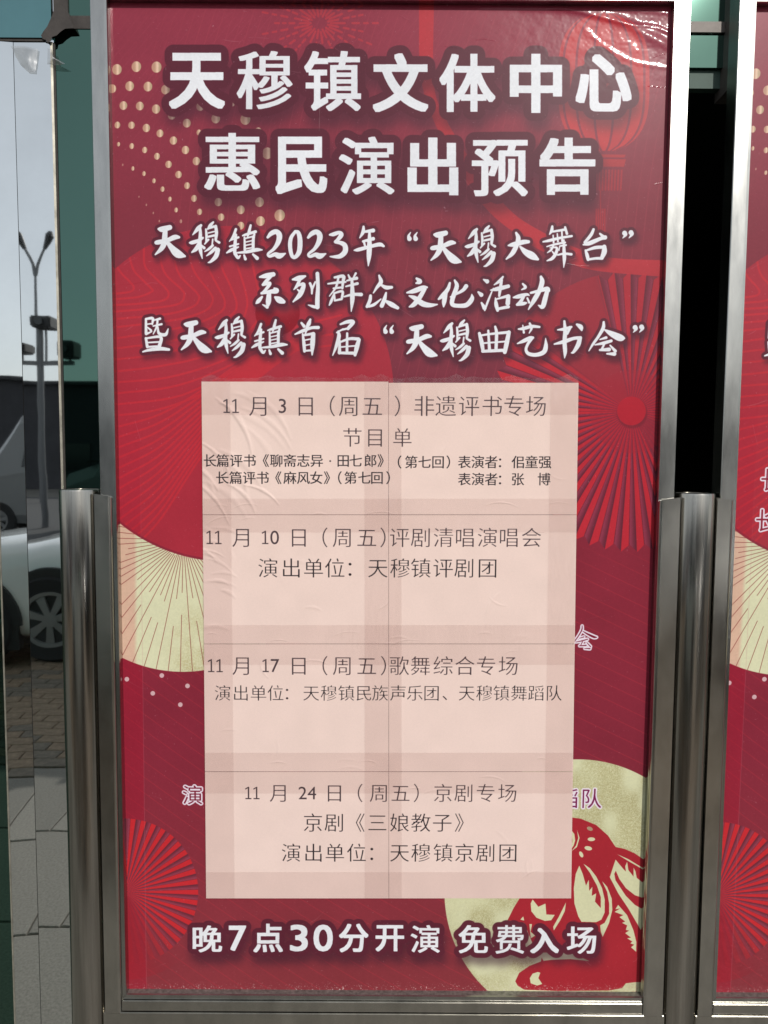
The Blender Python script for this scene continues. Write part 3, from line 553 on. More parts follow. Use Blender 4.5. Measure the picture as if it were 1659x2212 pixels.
# ------------------------------------------------------------------ the setting
FY = 1.60; GY = 1.607                                        # face of the clad column, face of the glazing
bm = bmesh.new(); box(bm, -400, 400, -500, 300, -.30, -.012); tag(obj('ground', bm, M['soil']), kind='structure')
bm = bmesh.new(); box(bm, -60, 60, -24, -5.2, -.2, -.004); tag(obj('road', bm, M['asphalt']), kind='structure')
bm = bmesh.new()
for i in range(-12, 12): box(bm, i*5-1, i*5+1.2, -14.6, -14.46, -.003, .001)
tag(obj('road_marking', bm, M['paint']), kind='structure')
bm = bmesh.new(); box(bm, -9.6, 9.6, -.25, 6.2, -.2, .008); pav = tag(obj('pavement', bm, M['mortar']), kind='structure')
def tile_mesh(w_, d_, h_, mt, nm):
    bm = bmesh.new(); box(bm, -w_/2, w_/2, -d_/2, d_/2, -h_, 0); bmesh.ops.bevel(bm, geom=[e for e in bm.edges if all(v.co.z > -1e-6 for v in e.verts)], offset=.003, segments=1, affect='EDGES')
    bmesh.ops.recalc_face_normals(bm, faces=bm.faces); me = bpy.data.meshes.new(nm); bm.to_mesh(me); bm.free(); me.materials.append(mt); return me
tm = [tile_mesh(.594, .594, .012, mat('granite_tile', tuple(c*k for c in (.21, .196, .168)), .75, noise=.30, nscale=120, bump=.0004, bscale=160), 'granite_tile') for k in (1, .88, 1.1)]
for i in range(-7, 8):
    for j in range(3): link('granite_tile', tm[(i*7+j*5) % 3], pav, (i*.6+(.3 if j % 2 else 0), .06+j*.6, .018+.0012*math.sin(i*5+j)))
bm = bmesh.new(); box(bm, -9.6, 9.6, -5.2, -.26, -.2, .002); apr = tag(obj('paved_apron', bm, M['mortar']), kind='structure')
bmsh = [tile_mesh(.194, .094, .02, M['brick'], 'paver_brick'), tile_mesh(.194, .094, .02, M['brickg'], 'paver_brick')]
far = [bmesh.new(), bmesh.new()]; n_ = 0
for j in range(49):
    for i in range(-46, 47):
        x, y = i*.2+(.1 if j % 2 else 0), -.32-j*.1; g = 1 if (math.sin(i*1.7+j*.9)+math.sin(j*.53)) > .9 or j in (0, 12, 13, 26) else 0
        if -3.1 < x < -.5 and y > -2.55: link('paver_brick', bmsh[g], apr, (x, y, .012+random.uniform(-.001, .001))); n_ += 1
        else:
            z = .012+random.uniform(-.001, .001); b_ = far[g]; v = [b_.verts.new(q) for q in ((x-.097, y-.047, z), (x+.097, y-.047, z), (x+.097, y+.047, z), (x-.097, y+.047, z))]
            u = [b_.verts.new((q.co.x, q.co.y, z-.018)) for q in v]; b_.faces.new(v)
            for a in range(4): b_.faces.new((v[a], u[a], u[(a+1) % 4], v[(a+1) % 4]))
tag(obj('brick_field', far[0], M['brick'], apr), kind='stuff'); tag(obj('brick_field', far[1], M['brickg'], apr), kind='stuff')
print('single bricks', n_)
# ------------------------------------------------------------------ glass facade behind the board
zt = lambda px, py, Y=GY: float(pt(px, py, Y)[2])
xt = lambda px, Y=GY, py=1106: float(pt(px, py, Y)[0])
fac = tag(empty('glass_facade', (0, GY, 0)), 'green mirror glass shopfront behind the notice boards with black sealant joints', 'facade')
def part(name, mt, x0, x1, y0, y1, z0, z1, parent=fac, bev=0):
    o_ = parent.location; bm = bmesh.new(); box(bm, x0-o_.x, x1-o_.x, y0-o_.y, y1-o_.y, z0-o_.z, z1-o_.z, bev); return obj(name, bm, mt, parent)
S1, S2, S3 = xt(2, FY), xt(58, FY), xt(134, FY)
zc = zt(50, 90, FY); zb1, zb0 = zt(170, 35), zt(170, 63); xm0, xm1 = float(pt(117, 30, GY)[0]), float(pt(148, 30, GY)[0])
xd = xt(820); zo = zt(1520, 186); zp0 = zt(1520, 146); zq0, zq1 = zt(1520, 73), zt(1520, 50); xv0, xv1 = float(pt(1563, 100, GY)[0]), float(pt(1610, 100, GY)[0])
part('glass_pane', M['glassg'], S3+.004, xd-.04, GY, GY+.012, .03, zb0); part('glass_pane', M['glassg'], xm1, xd-.04, GY+.001, GY+.012, zb1, 3.6)
part('sealant_joint', M['sealant'], xm1-.004, xd-.04, GY-.002, GY+.013, zb0, zb1)
part('sealant_joint', M['sealant'], xm0, xm1, GY-.003, GY+.014, zb0+.004, 3.6)
# blob of sealant where the joints run together above the column corner
bm = bmesh.new(); blob = [(92, 84), (88, 76), (93, 68), (102, 58), (106, 50), (113, 34), (117, 20), (130, 12), (150, 30), (160, 60), (140, 62), (130, 68), (122, 76), (112, 80), (110, 88), (104, 92), (98, 86)]
o_ = np.array([0, GY, 0]); A_ = [bm.verts.new(pt(x+random.uniform(-1, 1), y+random.uniform(-1, 1), FY-.008)-o_) for x, y in blob]; B_ = [bm.verts.new(pt(x, y, GY+.001)-o_) for x, y in blob]; bm.faces.new(A_)
for i in range(len(blob)): bm.faces.new((A_[i], A_[(i+1) % len(blob)], B_[(i+1) % len(blob)], B_[i]))
obj('sealant_joint', bm, M['sealant'], fac)
# lighter fascia panes over the column, and the glazing left of it
part('glass_pane', M['glassb'], -2.4, xm0-.001, FY-.006, FY+.004, zt(50, 81, FY-.006), 3.6)
part('sealant_joint', M['sealant'], -2.4, float(pt(97, 86, FY)[0]), FY-.003, FY+.02, zc, zt(50, 81, FY-.006))
part('glass_pane', M['glassg'], -2.4, S1-.006, FY+.012, FY+.024, .03, zc-.002)
part('glass_pane', mat('clear_blue_green_glass', (.13, .30, .31), .04, 1, noise=.05, nscale=4), -5.0, -2.44, FY+.02, FY+.032, .03, 3.6)
part('mullion', M['bar'], -2.44, -2.4, FY, FY+.05, 0, 3.6)
# right-hand bay: pale panes over the open door
part('glass_pane', M['glassp'], xd, 2.9, GY, GY+.012, zq1, 3.6); part('crossbar', M['bar'], xd, xv0, GY-.006, GY+.02, zq0, zq1)
part('glass_pane', M['glassp'], xd, xv0, GY, GY+.012, zp0, zq0); part('glass_pane', M['glassp'], xv1, 2.9, GY, GY+.012, zp0, zq1-.001)
part('valance', mat('dark_green_valance', (.045, .085, .065), .6, 0, noise=.1, nscale=9), xd, 2.9, GY+.01, GY+.03, zo, zp0)
part('mullion', M['bar'], xv0, xv1, GY-.03, GY+.035, zo-.02, 3.6)
part('mullion', M['bar'], xd-.04, xd, GY-.01, GY+.04, 0, 3.6); part('mullion', M['bar'], 2.9, 2.96, GY-.01, GY+.04, 0, 3.6)
part('glass_pane', M['glassg'], 2.96, 6.5, GY, GY+.012, .03, 3.6)
part('canopy', M['wallm'], -5, 6.5, GY-.02, GY+.3, 3.6, 4.6)
# lobby seen through the open door, its darkness put into near-black surfaces
bm = bmesh.new(); x0, x1, y0, y1, z0, z1 = xd-.03, 3.0, GY+.045, 8.5, .022, 3.3
box(bm, x0-.1, x0, y0, y1, z0, z1); box(bm, x1, x1+.1, y0, y1, z0, z1); box(bm, x0-.1, x1+.1, y1, y1+.1, z0, z1); box(bm, x0-.1, x1+.1, y0, y1, z1, z1+.1); box(bm, x0, x1, y0, y1, z0-.05, z0)

tag(obj('lobby', bm, M['dark']), kind='structure')
# mirror-clad column
col = tag(empty('mirror_column', (S2, FY, 0)), 'column clad in mirror steel at the left edge, with yellowed edge trim and old tape at its top', 'column')
def rel(p): return (p[0]-S2, p[1]-FY)
YA = FY-(S2-S1)*math.tan(R(3.9))
bm = bmesh.new(); prism(bm, [rel(p) for p in ((S1, YA), (S2-.0012, FY-.0001), (S2-.0012, FY+.03), (S1, FY+.03))], 0, zc); obj('mirror_panel', bm, M['mirror'], col)
bm = bmesh.new(); prism(bm, [rel(p) for p in ((S2, FY), (S3, FY), (S3, FY+.03), (S2, FY+.03))], 0, zc); obj('mirror_panel', bm, M['mirror'], col)
bm = bmesh.new(); prism(bm, [rel(p) for p in ((S2-.0012, FY+.003), (S2, FY+.003), (S2, FY+.03), (S2-.0012, FY+.03))], 0, zc-.001); obj('panel_seam', bm, M['sealant'], col)
bm = bmesh.new(); prism(bm, [rel(p) for p in ((S3, FY-.001), (S3+.0045, FY), (S3+.0045, GY+.01), (S3, GY+.01))], 0, zc); obj('edge_trim', bm, M['trim'], col)
bm = bmesh.new(); prism(bm, [rel(p) for p in ((S3+.0047, FY+.003), (S3+.0072, FY+.005), (S3+.0072, GY+.004), (S3+.0047, GY+.004))], 0, zc); obj('edge_trim', bm, M['sealant'], col)
bm = bmesh.new(); prism(bm, [rel(p) for p in ((S1-.0045, YA+.001), (S1-.0003, YA-.001), (S1-.0003, FY+.03), (S1-.0045, FY+.03))], 0, zc); obj('edge_trim', bm, M['trim'], col)
# ------------------------------------------------------------------ steel stand
TY = 1.170; TR = .0312; FW = .0258; PITCHX = .968
FF = D-.013                                                      # front face of the poster frames
xl, xr = -FW-.0372, PW+FW+.0372
stand = tag(empty('steel_stand', (0, TY, 0)), 'stainless steel stand of round posts and cradles that carries the poster frames', 'stand')
def sub(y): return y-TY
ztop = {0: zt(170, 1057, TY-.0), 1: zt(1497, 1065, TY)}
def post(x, z):
    bm = bmesh.new(); n = 56; ring = [(math.cos(2*math.pi*k/n), math.sin(2*math.pi*k/n)) for k in range(n)]
    sect = [(TR, .025)]+[(TR+.0003*math.sin(i*2.3), .025+(z-.05)*i/8) for i in range(1, 8)]+[(TR, z-.003), (TR-.0006, z)]
    rg = [[bm.verts.new((x+c*r, s*r, h)) for c, s in ring] for r, h in sect]
    for a, b in zip(rg, rg[1:]):
        for k in range(n): bm.faces.new((a[k], a[(k+1) % n], b[(k+1) % n], b[k]))
    t = obj('post', bm, M['tube'], stand, smooth=True)
    bm = bmesh.new(); tube(bm, [(x, 0, z-.004), (x, 0, z-.0008)], TR-.0008, 40); obj('cap', bm, M['cradle'], t)
    bm = bmesh.new(); tube(bm, [(x, 0, .018), (x, 0, .030)], .075, 36); obj('base_plate', bm, M['cradle'], t)
post(xl, ztop[0]); post(xr, ztop[1]); post(xr+PITCHX, ztop[1])
def dbar(x0, x1, z0, z1, side):
    """upright cradle bar, rounded on the corner nearest the viewer; side=+1 rounds the right corner"""
    bm = bmesh.new(); yb, yf = sub(FF-.001), sub(FF-.0065); w_ = x1-x0; pr = [(0, yb), (0, yf)]
    for i in range(7): a = i/6*math.pi/2; pr.append((w_-.005+.005*math.sin(a), yf+.005-.005*math.cos(a)))
    pr.append((w_, yb)); pr = [((x0+p if side > 0 else x1-p), y) for p, y in pr]; prism(bm, pr, z0, z1)
    top = [v for v in bm.verts if v.co.z > z1-1e-5]
    for v in top: t = (v.co.x-x0)/w_ if side > 0 else (x1-v.co.x)/w_; v.co.z -= .006*max(0, t)**3
    obj('cradle_bar', bm, M['cradle'], stand)
zlip = ZB-.0085; zl = zlip-.017
fx = lambda px, py=1106, Y=FF-.0065: float(pt(px, py, Y)[0])
il = fx(239.5); ir = fx(1425, 1106)
for k in (0, 1):
    dbar(xl+.0302+k*PITCHX, il+k*PITCHX, zl-.002, ztop[0]-.006, 1); dbar(ir+k*PITCHX, xr-.0302+k*PITCHX, zl-.002, ztop[1]-.006, -1)
    bm = bmesh.new(); box(bm, il+.0005+k*PITCHX, ir-.0005+k*PITCHX, sub(FF-.0040), sub(FF-.001), zl, zlip, .0008); obj('cradle_ledge', bm, M['cradle'], stand)
    bm = bmesh.new(); box(bm, xl+.0265+k*PITCHX, xr-.0265+k*PITCHX, sub(FF-.0062), sub(FF+.03), zl-.075, zl-.0012, .0012); obj('cross_rail', bm, M['cradle'], stand)
    bm = bmesh.new(); box(bm, xl+.0265+k*PITCHX, xr-.0265+k*PITCHX, sub(FF-.012), sub(FF+.02), .16, .20, .0012); obj('cross_rail', bm, M['cradle'], stand)
# ------------------------------------------------------------------ poster frames (mitred)
def make_frame(dx, lab):
    fr = tag(empty('display_frame', (dx, D, ZB)), lab, 'poster frame', 'steel poster frames')
    prof = [(0, .0015), (0, -.0105), (.0008, -.013), (.0048, -.0132), (FW-.001, -.0132), (FW, -.012), (FW, .019), (-.004, .019), (-.004, .0015)]
    for s in range(4):
        bm = bmesh.new(); n = len(prof); e = []
        for end in (0, 1):
            vs = []
            for o, y in prof:
                if s in (0, 1): x = -o if s == 0 else PW+o; z = -o+.0003 if end == 0 else PH+o-.0003
                else: z = -o if s == 2 else PH+o; x = -o+.0003 if end == 0 else PW+o-.0003
                vs.append(bm.verts.new((x, y, z)))
            e.append(vs)
        for i in range(n): bm.faces.new((e[0][i], e[0][(i+1) % n], e[1][(i+1) % n], e[1][i]))
        bm.faces.new(e[0]); bm.faces.new(e[1]); q = obj('frame_rail', bm, M['frame'], fr)
        if s == 2: q.data.materials.append(M['dirty']); q.data.polygons[0].material_index = 1
    bm = bmesh.new(); box(bm, .001, PW-.001, .0035, .018, .001, PH-.001); obj('backing_board', bm, M['wallm'], fr)
    return fr
make_frame(0, 'whole brushed steel frame round the central red poster with the pink paper sheets')
make_frame(PITCHX, 'brushed steel frame at the right edge of the picture, holding the second red poster')
# ------------------------------------------------------------------ posters
art = poster_art(); head = np.zeros((NH, NW), np.float32); brm = head.copy(); foot = head.copy()
for c, x0, x1, y0, y1, kx, ky in HEAD: bold_char(head, c, (x0, x1, y0, y1), kx, ky)
for c, x0, x1, y0, y1, kx, ky in FOOT: bold_char(foot, c, (x0, x1, y0, y1), kx, ky)
for c, at in LINES: brush(brm, c, at)
def outline_chars(items):
    def f(img):
        for c, x, y, s, dark in items:
            m_ = np.zeros((NH, NW), np.float32)
            if c in BR_A: brush(m_, c, np.array([x, y])/.548583, s, .45)
            else:
                g = glyph(c); k = s*KPX; o_ = P([(x, y)])[0]; a, b, mk = raster([(q-[0, -.85])*k+o_ for q in g], NW, NH); put(m_, a, b, mk)
            ring = rows(m_, lambda t: dilate(t, 3.6*KPX)); comp(img, ring, (234, 222, 234), .97)
            comp(img, m_, dark, 1)
    return f
ex1 = outline_chars([('会', 1234, 1351, .72, (130, 20, 46)), ('演', 393, 1696, 47, (130, 20, 46)), ('队', 1254, 1703, 48, (128, 30, 82)), ('蹈', 1204, 1703, 48, (128, 30, 82))])
base2 = art.copy(); lettering(art, head, brm, foot, ex1)
OFX = PITCHX/.735e-3*.9985
row2 = [('长', 314, 1003), ('长', 308, 1091)]
ex2 = outline_chars([(c, x+i*52, y, 52, (150, 36, 58)) for _, x, y in row2 for i, c in enumerate('长篇评书')])
lettering(base2, head, brm, foot, ex2)
def lin(a, k=1.0, ds=0.0): g = a.mean(2, keepdims=True) if ds else 0; return np.clip((a*(1-ds)+g*ds)*k/255, 0, 1)
def poster(dx, im, rel_, lab, nm):
    mt = print_mat(nm, im, rel_, .33, .15)
    nr, nc = 40, 24; grid, uvs = [], []
    for i in range(nr):
        rz, ru = [], []
        for j in range(nc): u, v = j/(nc-1), 1-i/(nr-1); rz.append((u*PW, 0, v*PH)); ru.append((u, v))
        grid.append(rz); uvs.append(ru)
    return tag(link('poster', uvmesh('poster', grid, uvs, mt, .0012), None, (dx, D, ZB)), lab, 'poster')
poster(0, to_image('poster_print', lin(art, .96, .10)), to_image('poster_film', film_relief(0), True), 'red performance notice poster with white Chinese headings, under the pink sheets in the middle frame', 'poster_print')
poster(PITCHX, to_image('second_poster_print', lin(base2, .96, .10)), to_image('second_poster_film', film_relief(1), True), 'second red poster at the right edge, crumpled at its lower corner and without paper sheets', 'second_poster_print')
del art, base2, head, foot, brm
# ------------------------------------------------------------------ eight A4 sheets
smat = print_mat('sheet_print', to_image('sheet_print', lin(sheet_print())), to_image('sheet_relief', sheet_relief(), True), .55, .0, .001)
LBL = [('top left pink sheet of the block, dated 11月3日 and listing 长篇评书', 'top right pink sheet of the block, reading 非遗评书专场 with performer names'),
       ('left pink sheet in the second row, dated 11月10日 and reading 演出单位', 'right pink sheet in the second row, reading 评剧清唱演唱会'),
       ('left pink sheet in the third row, dated 11月17日', 'right pink sheet in the third row, reading 歌舞综合专场 and 舞蹈队'),
       ('bottom left pink sheet of the block, dated 11月24日', 'bottom right pink sheet of the block, reading 京剧专场 and 天穆镇京剧团')]
def ex(y, k): t = (y-SY[0])/(SY[4]-SY[0]); return (SX0[0]+t*(SX0[1]-SX0[0]), 839.3+t*.7, SX1[0]+t*(SX1[1]-SX1[0]))[k]
for r_ in range(4):
    for c_ in range(2):
        y0, y1 = SY[r_]+.45, SY[r_+1]-.45; dy = (2.5 if c_ else 0) if r_ == 0 else 0; y0 += dy
        org = pt((ex(y0, c_)+ex(y0, c_+1))/2, (y0+y1)/2, D-.002); grid, uvs = [], []; sd = random.uniform(0, 9)
        for i in range(12):
            gr, gu = [], []
            for j in range(16):
                v, u = i/11, j/15; y = y0+(y1-y0)*v; x = ex(y, c_)+.35+(ex(y, c_+1)-ex(y, c_)-.7)*u
                bow = .0008+.0006*math.sin(u*5+sd)*math.sin(v*4+sd*2)+.0005*math.sin(u*14+v*9+sd)*(1 if c_ == 0 else .4)
                p = pt(x, y, D-.0012-bow); s_ = PS([(x, y)])[0]; gr.append(tuple(p-org)); gu.append((s_[0]/SWp, 1-s_[1]/SHp))
            grid.append(gr); uvs.append(gu)
        tag(link('printed_sheet', uvmesh('printed_sheet', grid, uvs, smat, .0002), None, tuple(org)), LBL[r_][c_], 'paper sheet', 'pink sheets taped to the poster')
# clear tape over the seams
def tape_mat(name, tint, mixg=.07, rough=.16):
    mt = bpy.data.materials.new(name); mt.use_nodes = True; n = mt.node_tree; n.nodes.remove(n.nodes['Principled BSDF']); out = n.nodes['Material Output']
    a = n.nodes.new('ShaderNodeBsdfTransparent'); a.inputs[0].default_value = (*tint, 1); g = n.nodes.new('ShaderNodeBsdfGlossy'); g.inputs['Roughness'].default_value = rough
    mx = n.nodes.new('ShaderNodeMixShader'); mx.inputs[0].default_value = mixg; tc = n.nodes.new('ShaderNodeTexCoord'); nz = n.nodes.new('ShaderNodeTexNoise'); nz.inputs['Scale'].default_value = 60
    mp = n.nodes.new('ShaderNodeMapping'); mp.inputs['Rotation'].default_value = (0, .6, 0); mp.inputs['Scale'].default_value = (1, 1, .25); n.links.new(tc.outputs['Object'], mp.inputs[0]); n.links.new(mp.outputs[0], nz.inputs['Vector'])
    bp = n.nodes.new('ShaderNodeBump'); bp.inputs['Distance'].default_value = .0012; bp.inputs['Strength'].default_value = 1; n.links.new(nz.outputs[0], bp.inputs['Height']); n.links.new(bp.outputs[0], g.inputs['Normal'])
    n.links.new(a.outputs[0], mx.inputs[1]); n.links.new(g.outputs[0], mx.inputs[2]); n.links.new(mx.outputs[0], out.inputs[0]); return mt
TM = tape_mat('clear_tape', (.990, .970, .968)); kt = 0
def tape(x0, x1, y0, y1, lab, jag=False):
    global kt
    Y = D-.0036-.00012*kt; kt += 1; n = 40; org = pt((x0+x1)/2, (y0+y1)/2, Y); rr_ = random.Random(kt)
    bm = bmesh.new(); f = []; horiz = (x1-x0) > (y1-y0)
    top, bot = [], []
    for i in range(n+1):
        t = i/n; ja = rr_.uniform(-9, 4) if (jag and i % 2) else 0
        if horiz: x = x0+(x1-x0)*t; x_ = x+(y0-SY[0])/1117*((10*(1-t))-16*t); top.append(bm.verts.new(pt(x_, y0+ja, Y)-org)); bot.append(bm.verts.new(pt(x_, y1, Y)-org))
        else:
            y = y0+(y1-y0)*t; k = (y-SY[0])/1117; sh = 10*k if x0 < 600 else (1*k if x0 < 1000 else -16*k); top.append(bm.verts.new(pt(x1+sh, y, Y)-org)); bot.append(bm.verts.new(pt(x0+sh, y, Y)-org))
    for i in range(n): f.append(bm.faces.new((top[i], top[i+1], bot[i+1], bot[i])))
    tag(obj('clear_tape', bm, TM, None, loc=tuple(org)), lab, 'tape', 'clear tape strips on the pink sheets')
tape(436, 1249, 816, 896, 'clear tape strip along the top edge of the sheet block, its edge torn', True)
tape(436, 1249, 1077, 1150, 'clear tape strip over the seam between the first and second rows of sheets')
tape(436, 1249, 1350, 1436, 'clear tape strip over the seam between the second and third rows of sheets')
tape(436, 1249, 1626, 1714, 'clear tape strip over the seam between the third and fourth rows of sheets')
tape(436, 1249, 1884, 1940, 'clear tape strip along the bottom edge of the sheet block')
tape(434, 497, 822, 1941, 'upright clear tape strip down the left edge of the sheet block')
tape(787, 867, 822, 1941, 'upright clear tape strip down the middle seam of the sheet block')
tape(1190, 1250, 822, 1941, 'upright clear tape strip down the right edge of the sheet block')
# old tape on the column head
def flap(outline, Y0, depth, lab, mt):
    org = pt(outline[0][0], outline[0][1], Y0); bm = bmesh.new(); vs = [bm.verts.new(pt(x, y, Y0-depth*random.uniform(.2, 1))-org) for x, y in outline]; c = bm.verts.new(sum((v.co for v in vs), Vector())/len(vs)+Vector((0, -.004, 0)))
    for i in range(len(vs)): bm.faces.new((vs[i], vs[(i+1) % len(vs)], c))
    bmesh.ops.subdivide_edges(bm, edges=bm.edges, cuts=2, use_grid_fill=True)
    for v in bm.verts: v.co.y += random.uniform(-.0006, .0006)
    tag(obj('old_tape', bm, mt, None, smooth=True, loc=tuple(org)), lab, 'tape')
OT = tape_mat('yellowed_tape', (.80, .79, .77), .30, .3)
flap([(23, 99), (50, 99), (82, 106), (80, 135), (76, 157), (62, 156), (44, 140), (32, 120)], FY-.0022, .002, 'peeling patch of clear tape on the mirror column just under its top', OT)
flap([(103, 104), (112, 106), (110, 118), (122, 130), (141, 138), (128, 141), (102, 139)], FY-.004, .008, 'loose curl of clear tape hanging off the column corner in front of green glass', OT)
# ------------------------------------------------------------------ the street behind the viewer, seen in the mirror column and glass
def loft(bm, secs):
    rg = [[bm.verts.new(p) for p in s] for s in secs]; n = len(rg[0])
    for a, b in zip(rg, rg[1:]):
        for k in range(n): bm.faces.new((a[k], a[(k+1) % n], b[(k+1) % n], b[k]))
    bm.faces.new(rg[0]); bm.faces.new(rg[-1]); return bm
def wheel(parent, x, y, side, r=.315, w_=.2):
    bm = bmesh.new(); n = 40; pr = [(r-.02, -w_/2), (r, -w_/2+.03), (r, w_/2-.03), (r-.02, w_/2), (.20, w_/2-.012), (.20, -w_/2)]
    rg = [[bm.verts.new((q*math.cos(2*math.pi*k/n), o*side, q*math.sin(2*math.pi*k/n))) for k in range(n)] for q, o in pr]
    for a, b in zip(rg, rg[1:]+rg[:1]):
        for k in range(n): bm.faces.new((a[k], a[(k+1) % n], b[(k+1) % n], b[k]))
    t = obj('wheel', bm, M['rubber'], parent, smooth=False, loc=(x, y, r))
    bm = bmesh.new(); yo = side*(w_/2-.012)
    pr = [(.205, yo-side*.03), (.205, yo+side*.006), (.178, yo+side*.004), (.17, yo-side*.05)]
    rg = [[bm.verts.new((q*math.cos(2*math.pi*k/n), o, q*math.sin(2*math.pi*k/n))) for k in range(n)] for q, o in pr]
    for a, b in zip(rg, rg[1:]):
        for k in range(n): bm.faces.new((a[k], a[(k+1) % n], b[(k+1) % n], b[k]))
    for i in range(7):
        a = 2*math.pi*i/7+.2; ca, sa = math.cos(a), math.sin(a); w0, w1 = .020, .034
        A = [(ca*.04-sa*w0*s, sa*.04+ca*w0*s) for s in (-1, 1)]; B = [(ca*.185-sa*w1*s, sa*.185+ca*w1*s) for s in (-1, 1)]
        v = [bm.verts.new((p[0], yo+side*(.000 if k < 2 else -.004), p[1])) for k, p in enumerate((A[0], A[1], B[1], B[0]))]; u = [bm.verts.new((q.co.x, q.co.y-side*.03, q.co.z)) for q in v]
        bm.faces.new(v)
        for k in range(4): bm.faces.new((v[k], u[k], u[(k+1) % 4], v[(k+1) % 4]))
    ring = [bm.verts.new((.055*math.cos(2*math.pi*k/20), yo+side*.003, .055*math.sin(2*math.pi*k/20))) for k in range(20)]; bm.faces.new(ring)
    obj('rim', bm, M['rim'], t)
    bm = bmesh.new(); tube(bm, [(0, yo-side*.06, 0), (0, yo-side*.055, 0)], .2, 24); obj('brake_disc', bm, M['black'], t)
def sedan(loc, rz, lab, paint):
    c = tag(empty('parked_car', loc, rz), lab, 'car', 'cars parked in front of the shop')
    # stations along x (front is -x): x, half width, floor, sill, belt height, shoulder height
    S = [(-2.25, .62, .30, .36, .52, .60), (-2.18, .76, .22, .30, .60, .68), (-1.95, .86, .18, .28, .68, .76), (-1.4, .89, .17, .26, .76, .86), (-.8, .895, .17, .26, .82, .93), (0, .90, .17, .26, .86, .93),
         (.9, .90, .17, .26, .88, .95), (1.5, .89, .18, .27, .90, .98), (1.95, .85, .22, .30, .88, .97), (2.2, .78, .28, .36, .80, .90), (2.26, .70, .34, .40, .70, .80)]
    bm = bmesh.new(); secs = []
    for x, w_, zf, zs, zb, zh in S:
        h = [(w_-.10, zf), (w_-.02, zs), (w_, (zs+zb)/2), (w_-.012, zb), (w_-.08, zh-.015), (w_-.32, zh+.03)]
        secs.append([(x, y, z) for y, z in h]+[(x, -y, z) for y, z in h[::-1]])
    loft(bm, secs); body = obj('body', bm, paint, c, smooth=True); m_ = body.modifiers.new('soft', 'SUBSURF'); m_.levels = 1; m_.render_levels = 2
    G = [(-.95, .66, .90, .92), (-.55, .70, .91, 1.14), (-.1, .72, .92, 1.36), (.4, .72, .93, 1.42), (.9, .71, .94, 1.39), (1.35, .69, .95, 1.22), (1.72, .66, .97, 1.0)]
    bm = bmesh.new(); secs = []
    for x, w_, zb, zr in G: t = (zr-zb)*.32; secs.append([(x, w_+.1, zb), (x, w_+.1-t, zr-.03*(zr-zb)*2), (x, w_-t-.1, zr+.01), (x, -(w_-t-.1), zr+.01), (x, -(w_+.1-t), zr-.03*(zr-zb)*2), (x, -w_-.1, zb)])
    loft(bm, secs); obj('window_glass', bm, M['carwin'], c, smooth=False)
    bm = bmesh.new(); secs = []
    for x, w_, zb, zr in G[2:6]: t = (zr-zb)*.32; secs.append([(x, w_+.106-t, zr-.03*(zr-zb)*2-.03), (x, w_+.106-t, zr-.03*(zr-zb)*2+.004), (x, w_-t-.1, zr+.022), (x, -(w_-t-.1), zr+.022), (x, -(w_+.106-t), zr-.03*(zr-zb)*2+.004), (x, -(w_+.106-t), zr-.03*(zr-zb)*2-.03)])
    loft(bm, secs); obj('roof', bm, paint, c, smooth=False)
    for s in (1, -1):
        for a, b in (((-.95, .765*s, .905), (-.10, .64*s, 1.365)), ((.42, .815*s, .93), (.40, .665*s, 1.41)), ((1.72, .755*s, .97), (.98, .665*s, 1.38))):
            bm = bmesh.new(); tube(bm, [a, b], .028, 8); obj('pillar', bm, paint, c)
        for x, zz in ((-.72, .88), (.38, .92), (1.28, .93)):
            bm = bmesh.new(); tube(bm, [(x, s*.885, .25), (x+.02, s*.904, .55), (x+.01, s*.895, zz-.04)], .0035, 6); obj('door_seam', bm, M['black'], c)
        bm = bmesh.new(); box(bm, -.75, 1.3, s*.893-.012, s*.893+.012, .20, .27, .006); obj('sill', bm, paint, c)
        for x in (-1.35, 1.35):
            bm = bmesh.new(); n = 28; rg = [[bm.verts.new((x+q*math.cos(math.pi*k/(n-1)), s*o, .315+q*math.sin(math.pi*k/(n-1)))) for k in range(n)] for q, o in ((.0, .885), (.35, .912), (.372, .912), (.376, .89))]
            for a, b in zip(rg, rg[1:]):
                for k in range(n-1): bm.faces.new((a[k], a[k+1], b[k+1], b[k]))
            bmesh.ops.remove_doubles(bm, verts=bm.verts, dist=1e-4); box(bm, x-.35, x+.35, min(s*.80, s*.905), max(s*.80, s*.905), .14, .316); obj('wheel_arch', bm, M['black'], c)
            wheel(c, x, s*.83, s)
        bm = bmesh.new(); box(bm, -2.20, -1.86, s*.66-.12, s*.66+.12, .60, .70, .03); obj('headlight', bm, M['lampglass'], c)
        bm = bmesh.new(); box(bm, 2.02, 2.24, s*.66-.10, s*.66+.10, .72, .86, .03); obj('tail_light', bm, M['red'], c)
        bm = bmesh.new(); box(bm, -.74, -.58, s*.98-.09, s*.98+.09, .93, 1.05, .035); obj('wing_mirror', bm, paint, c)
        for x in (.28, 1.18):
            bm = bmesh.new(); box(bm, x-.10, x+.08, s*.905-.012, s*.905+.012, .78, .81, .008); obj('door_handle', bm, paint, c)
    bm = bmesh.new(); box(bm, -2.27, -2.2, -.45, .45, .38, .52, .02); obj('grille', bm, M['black'], c)
    return c
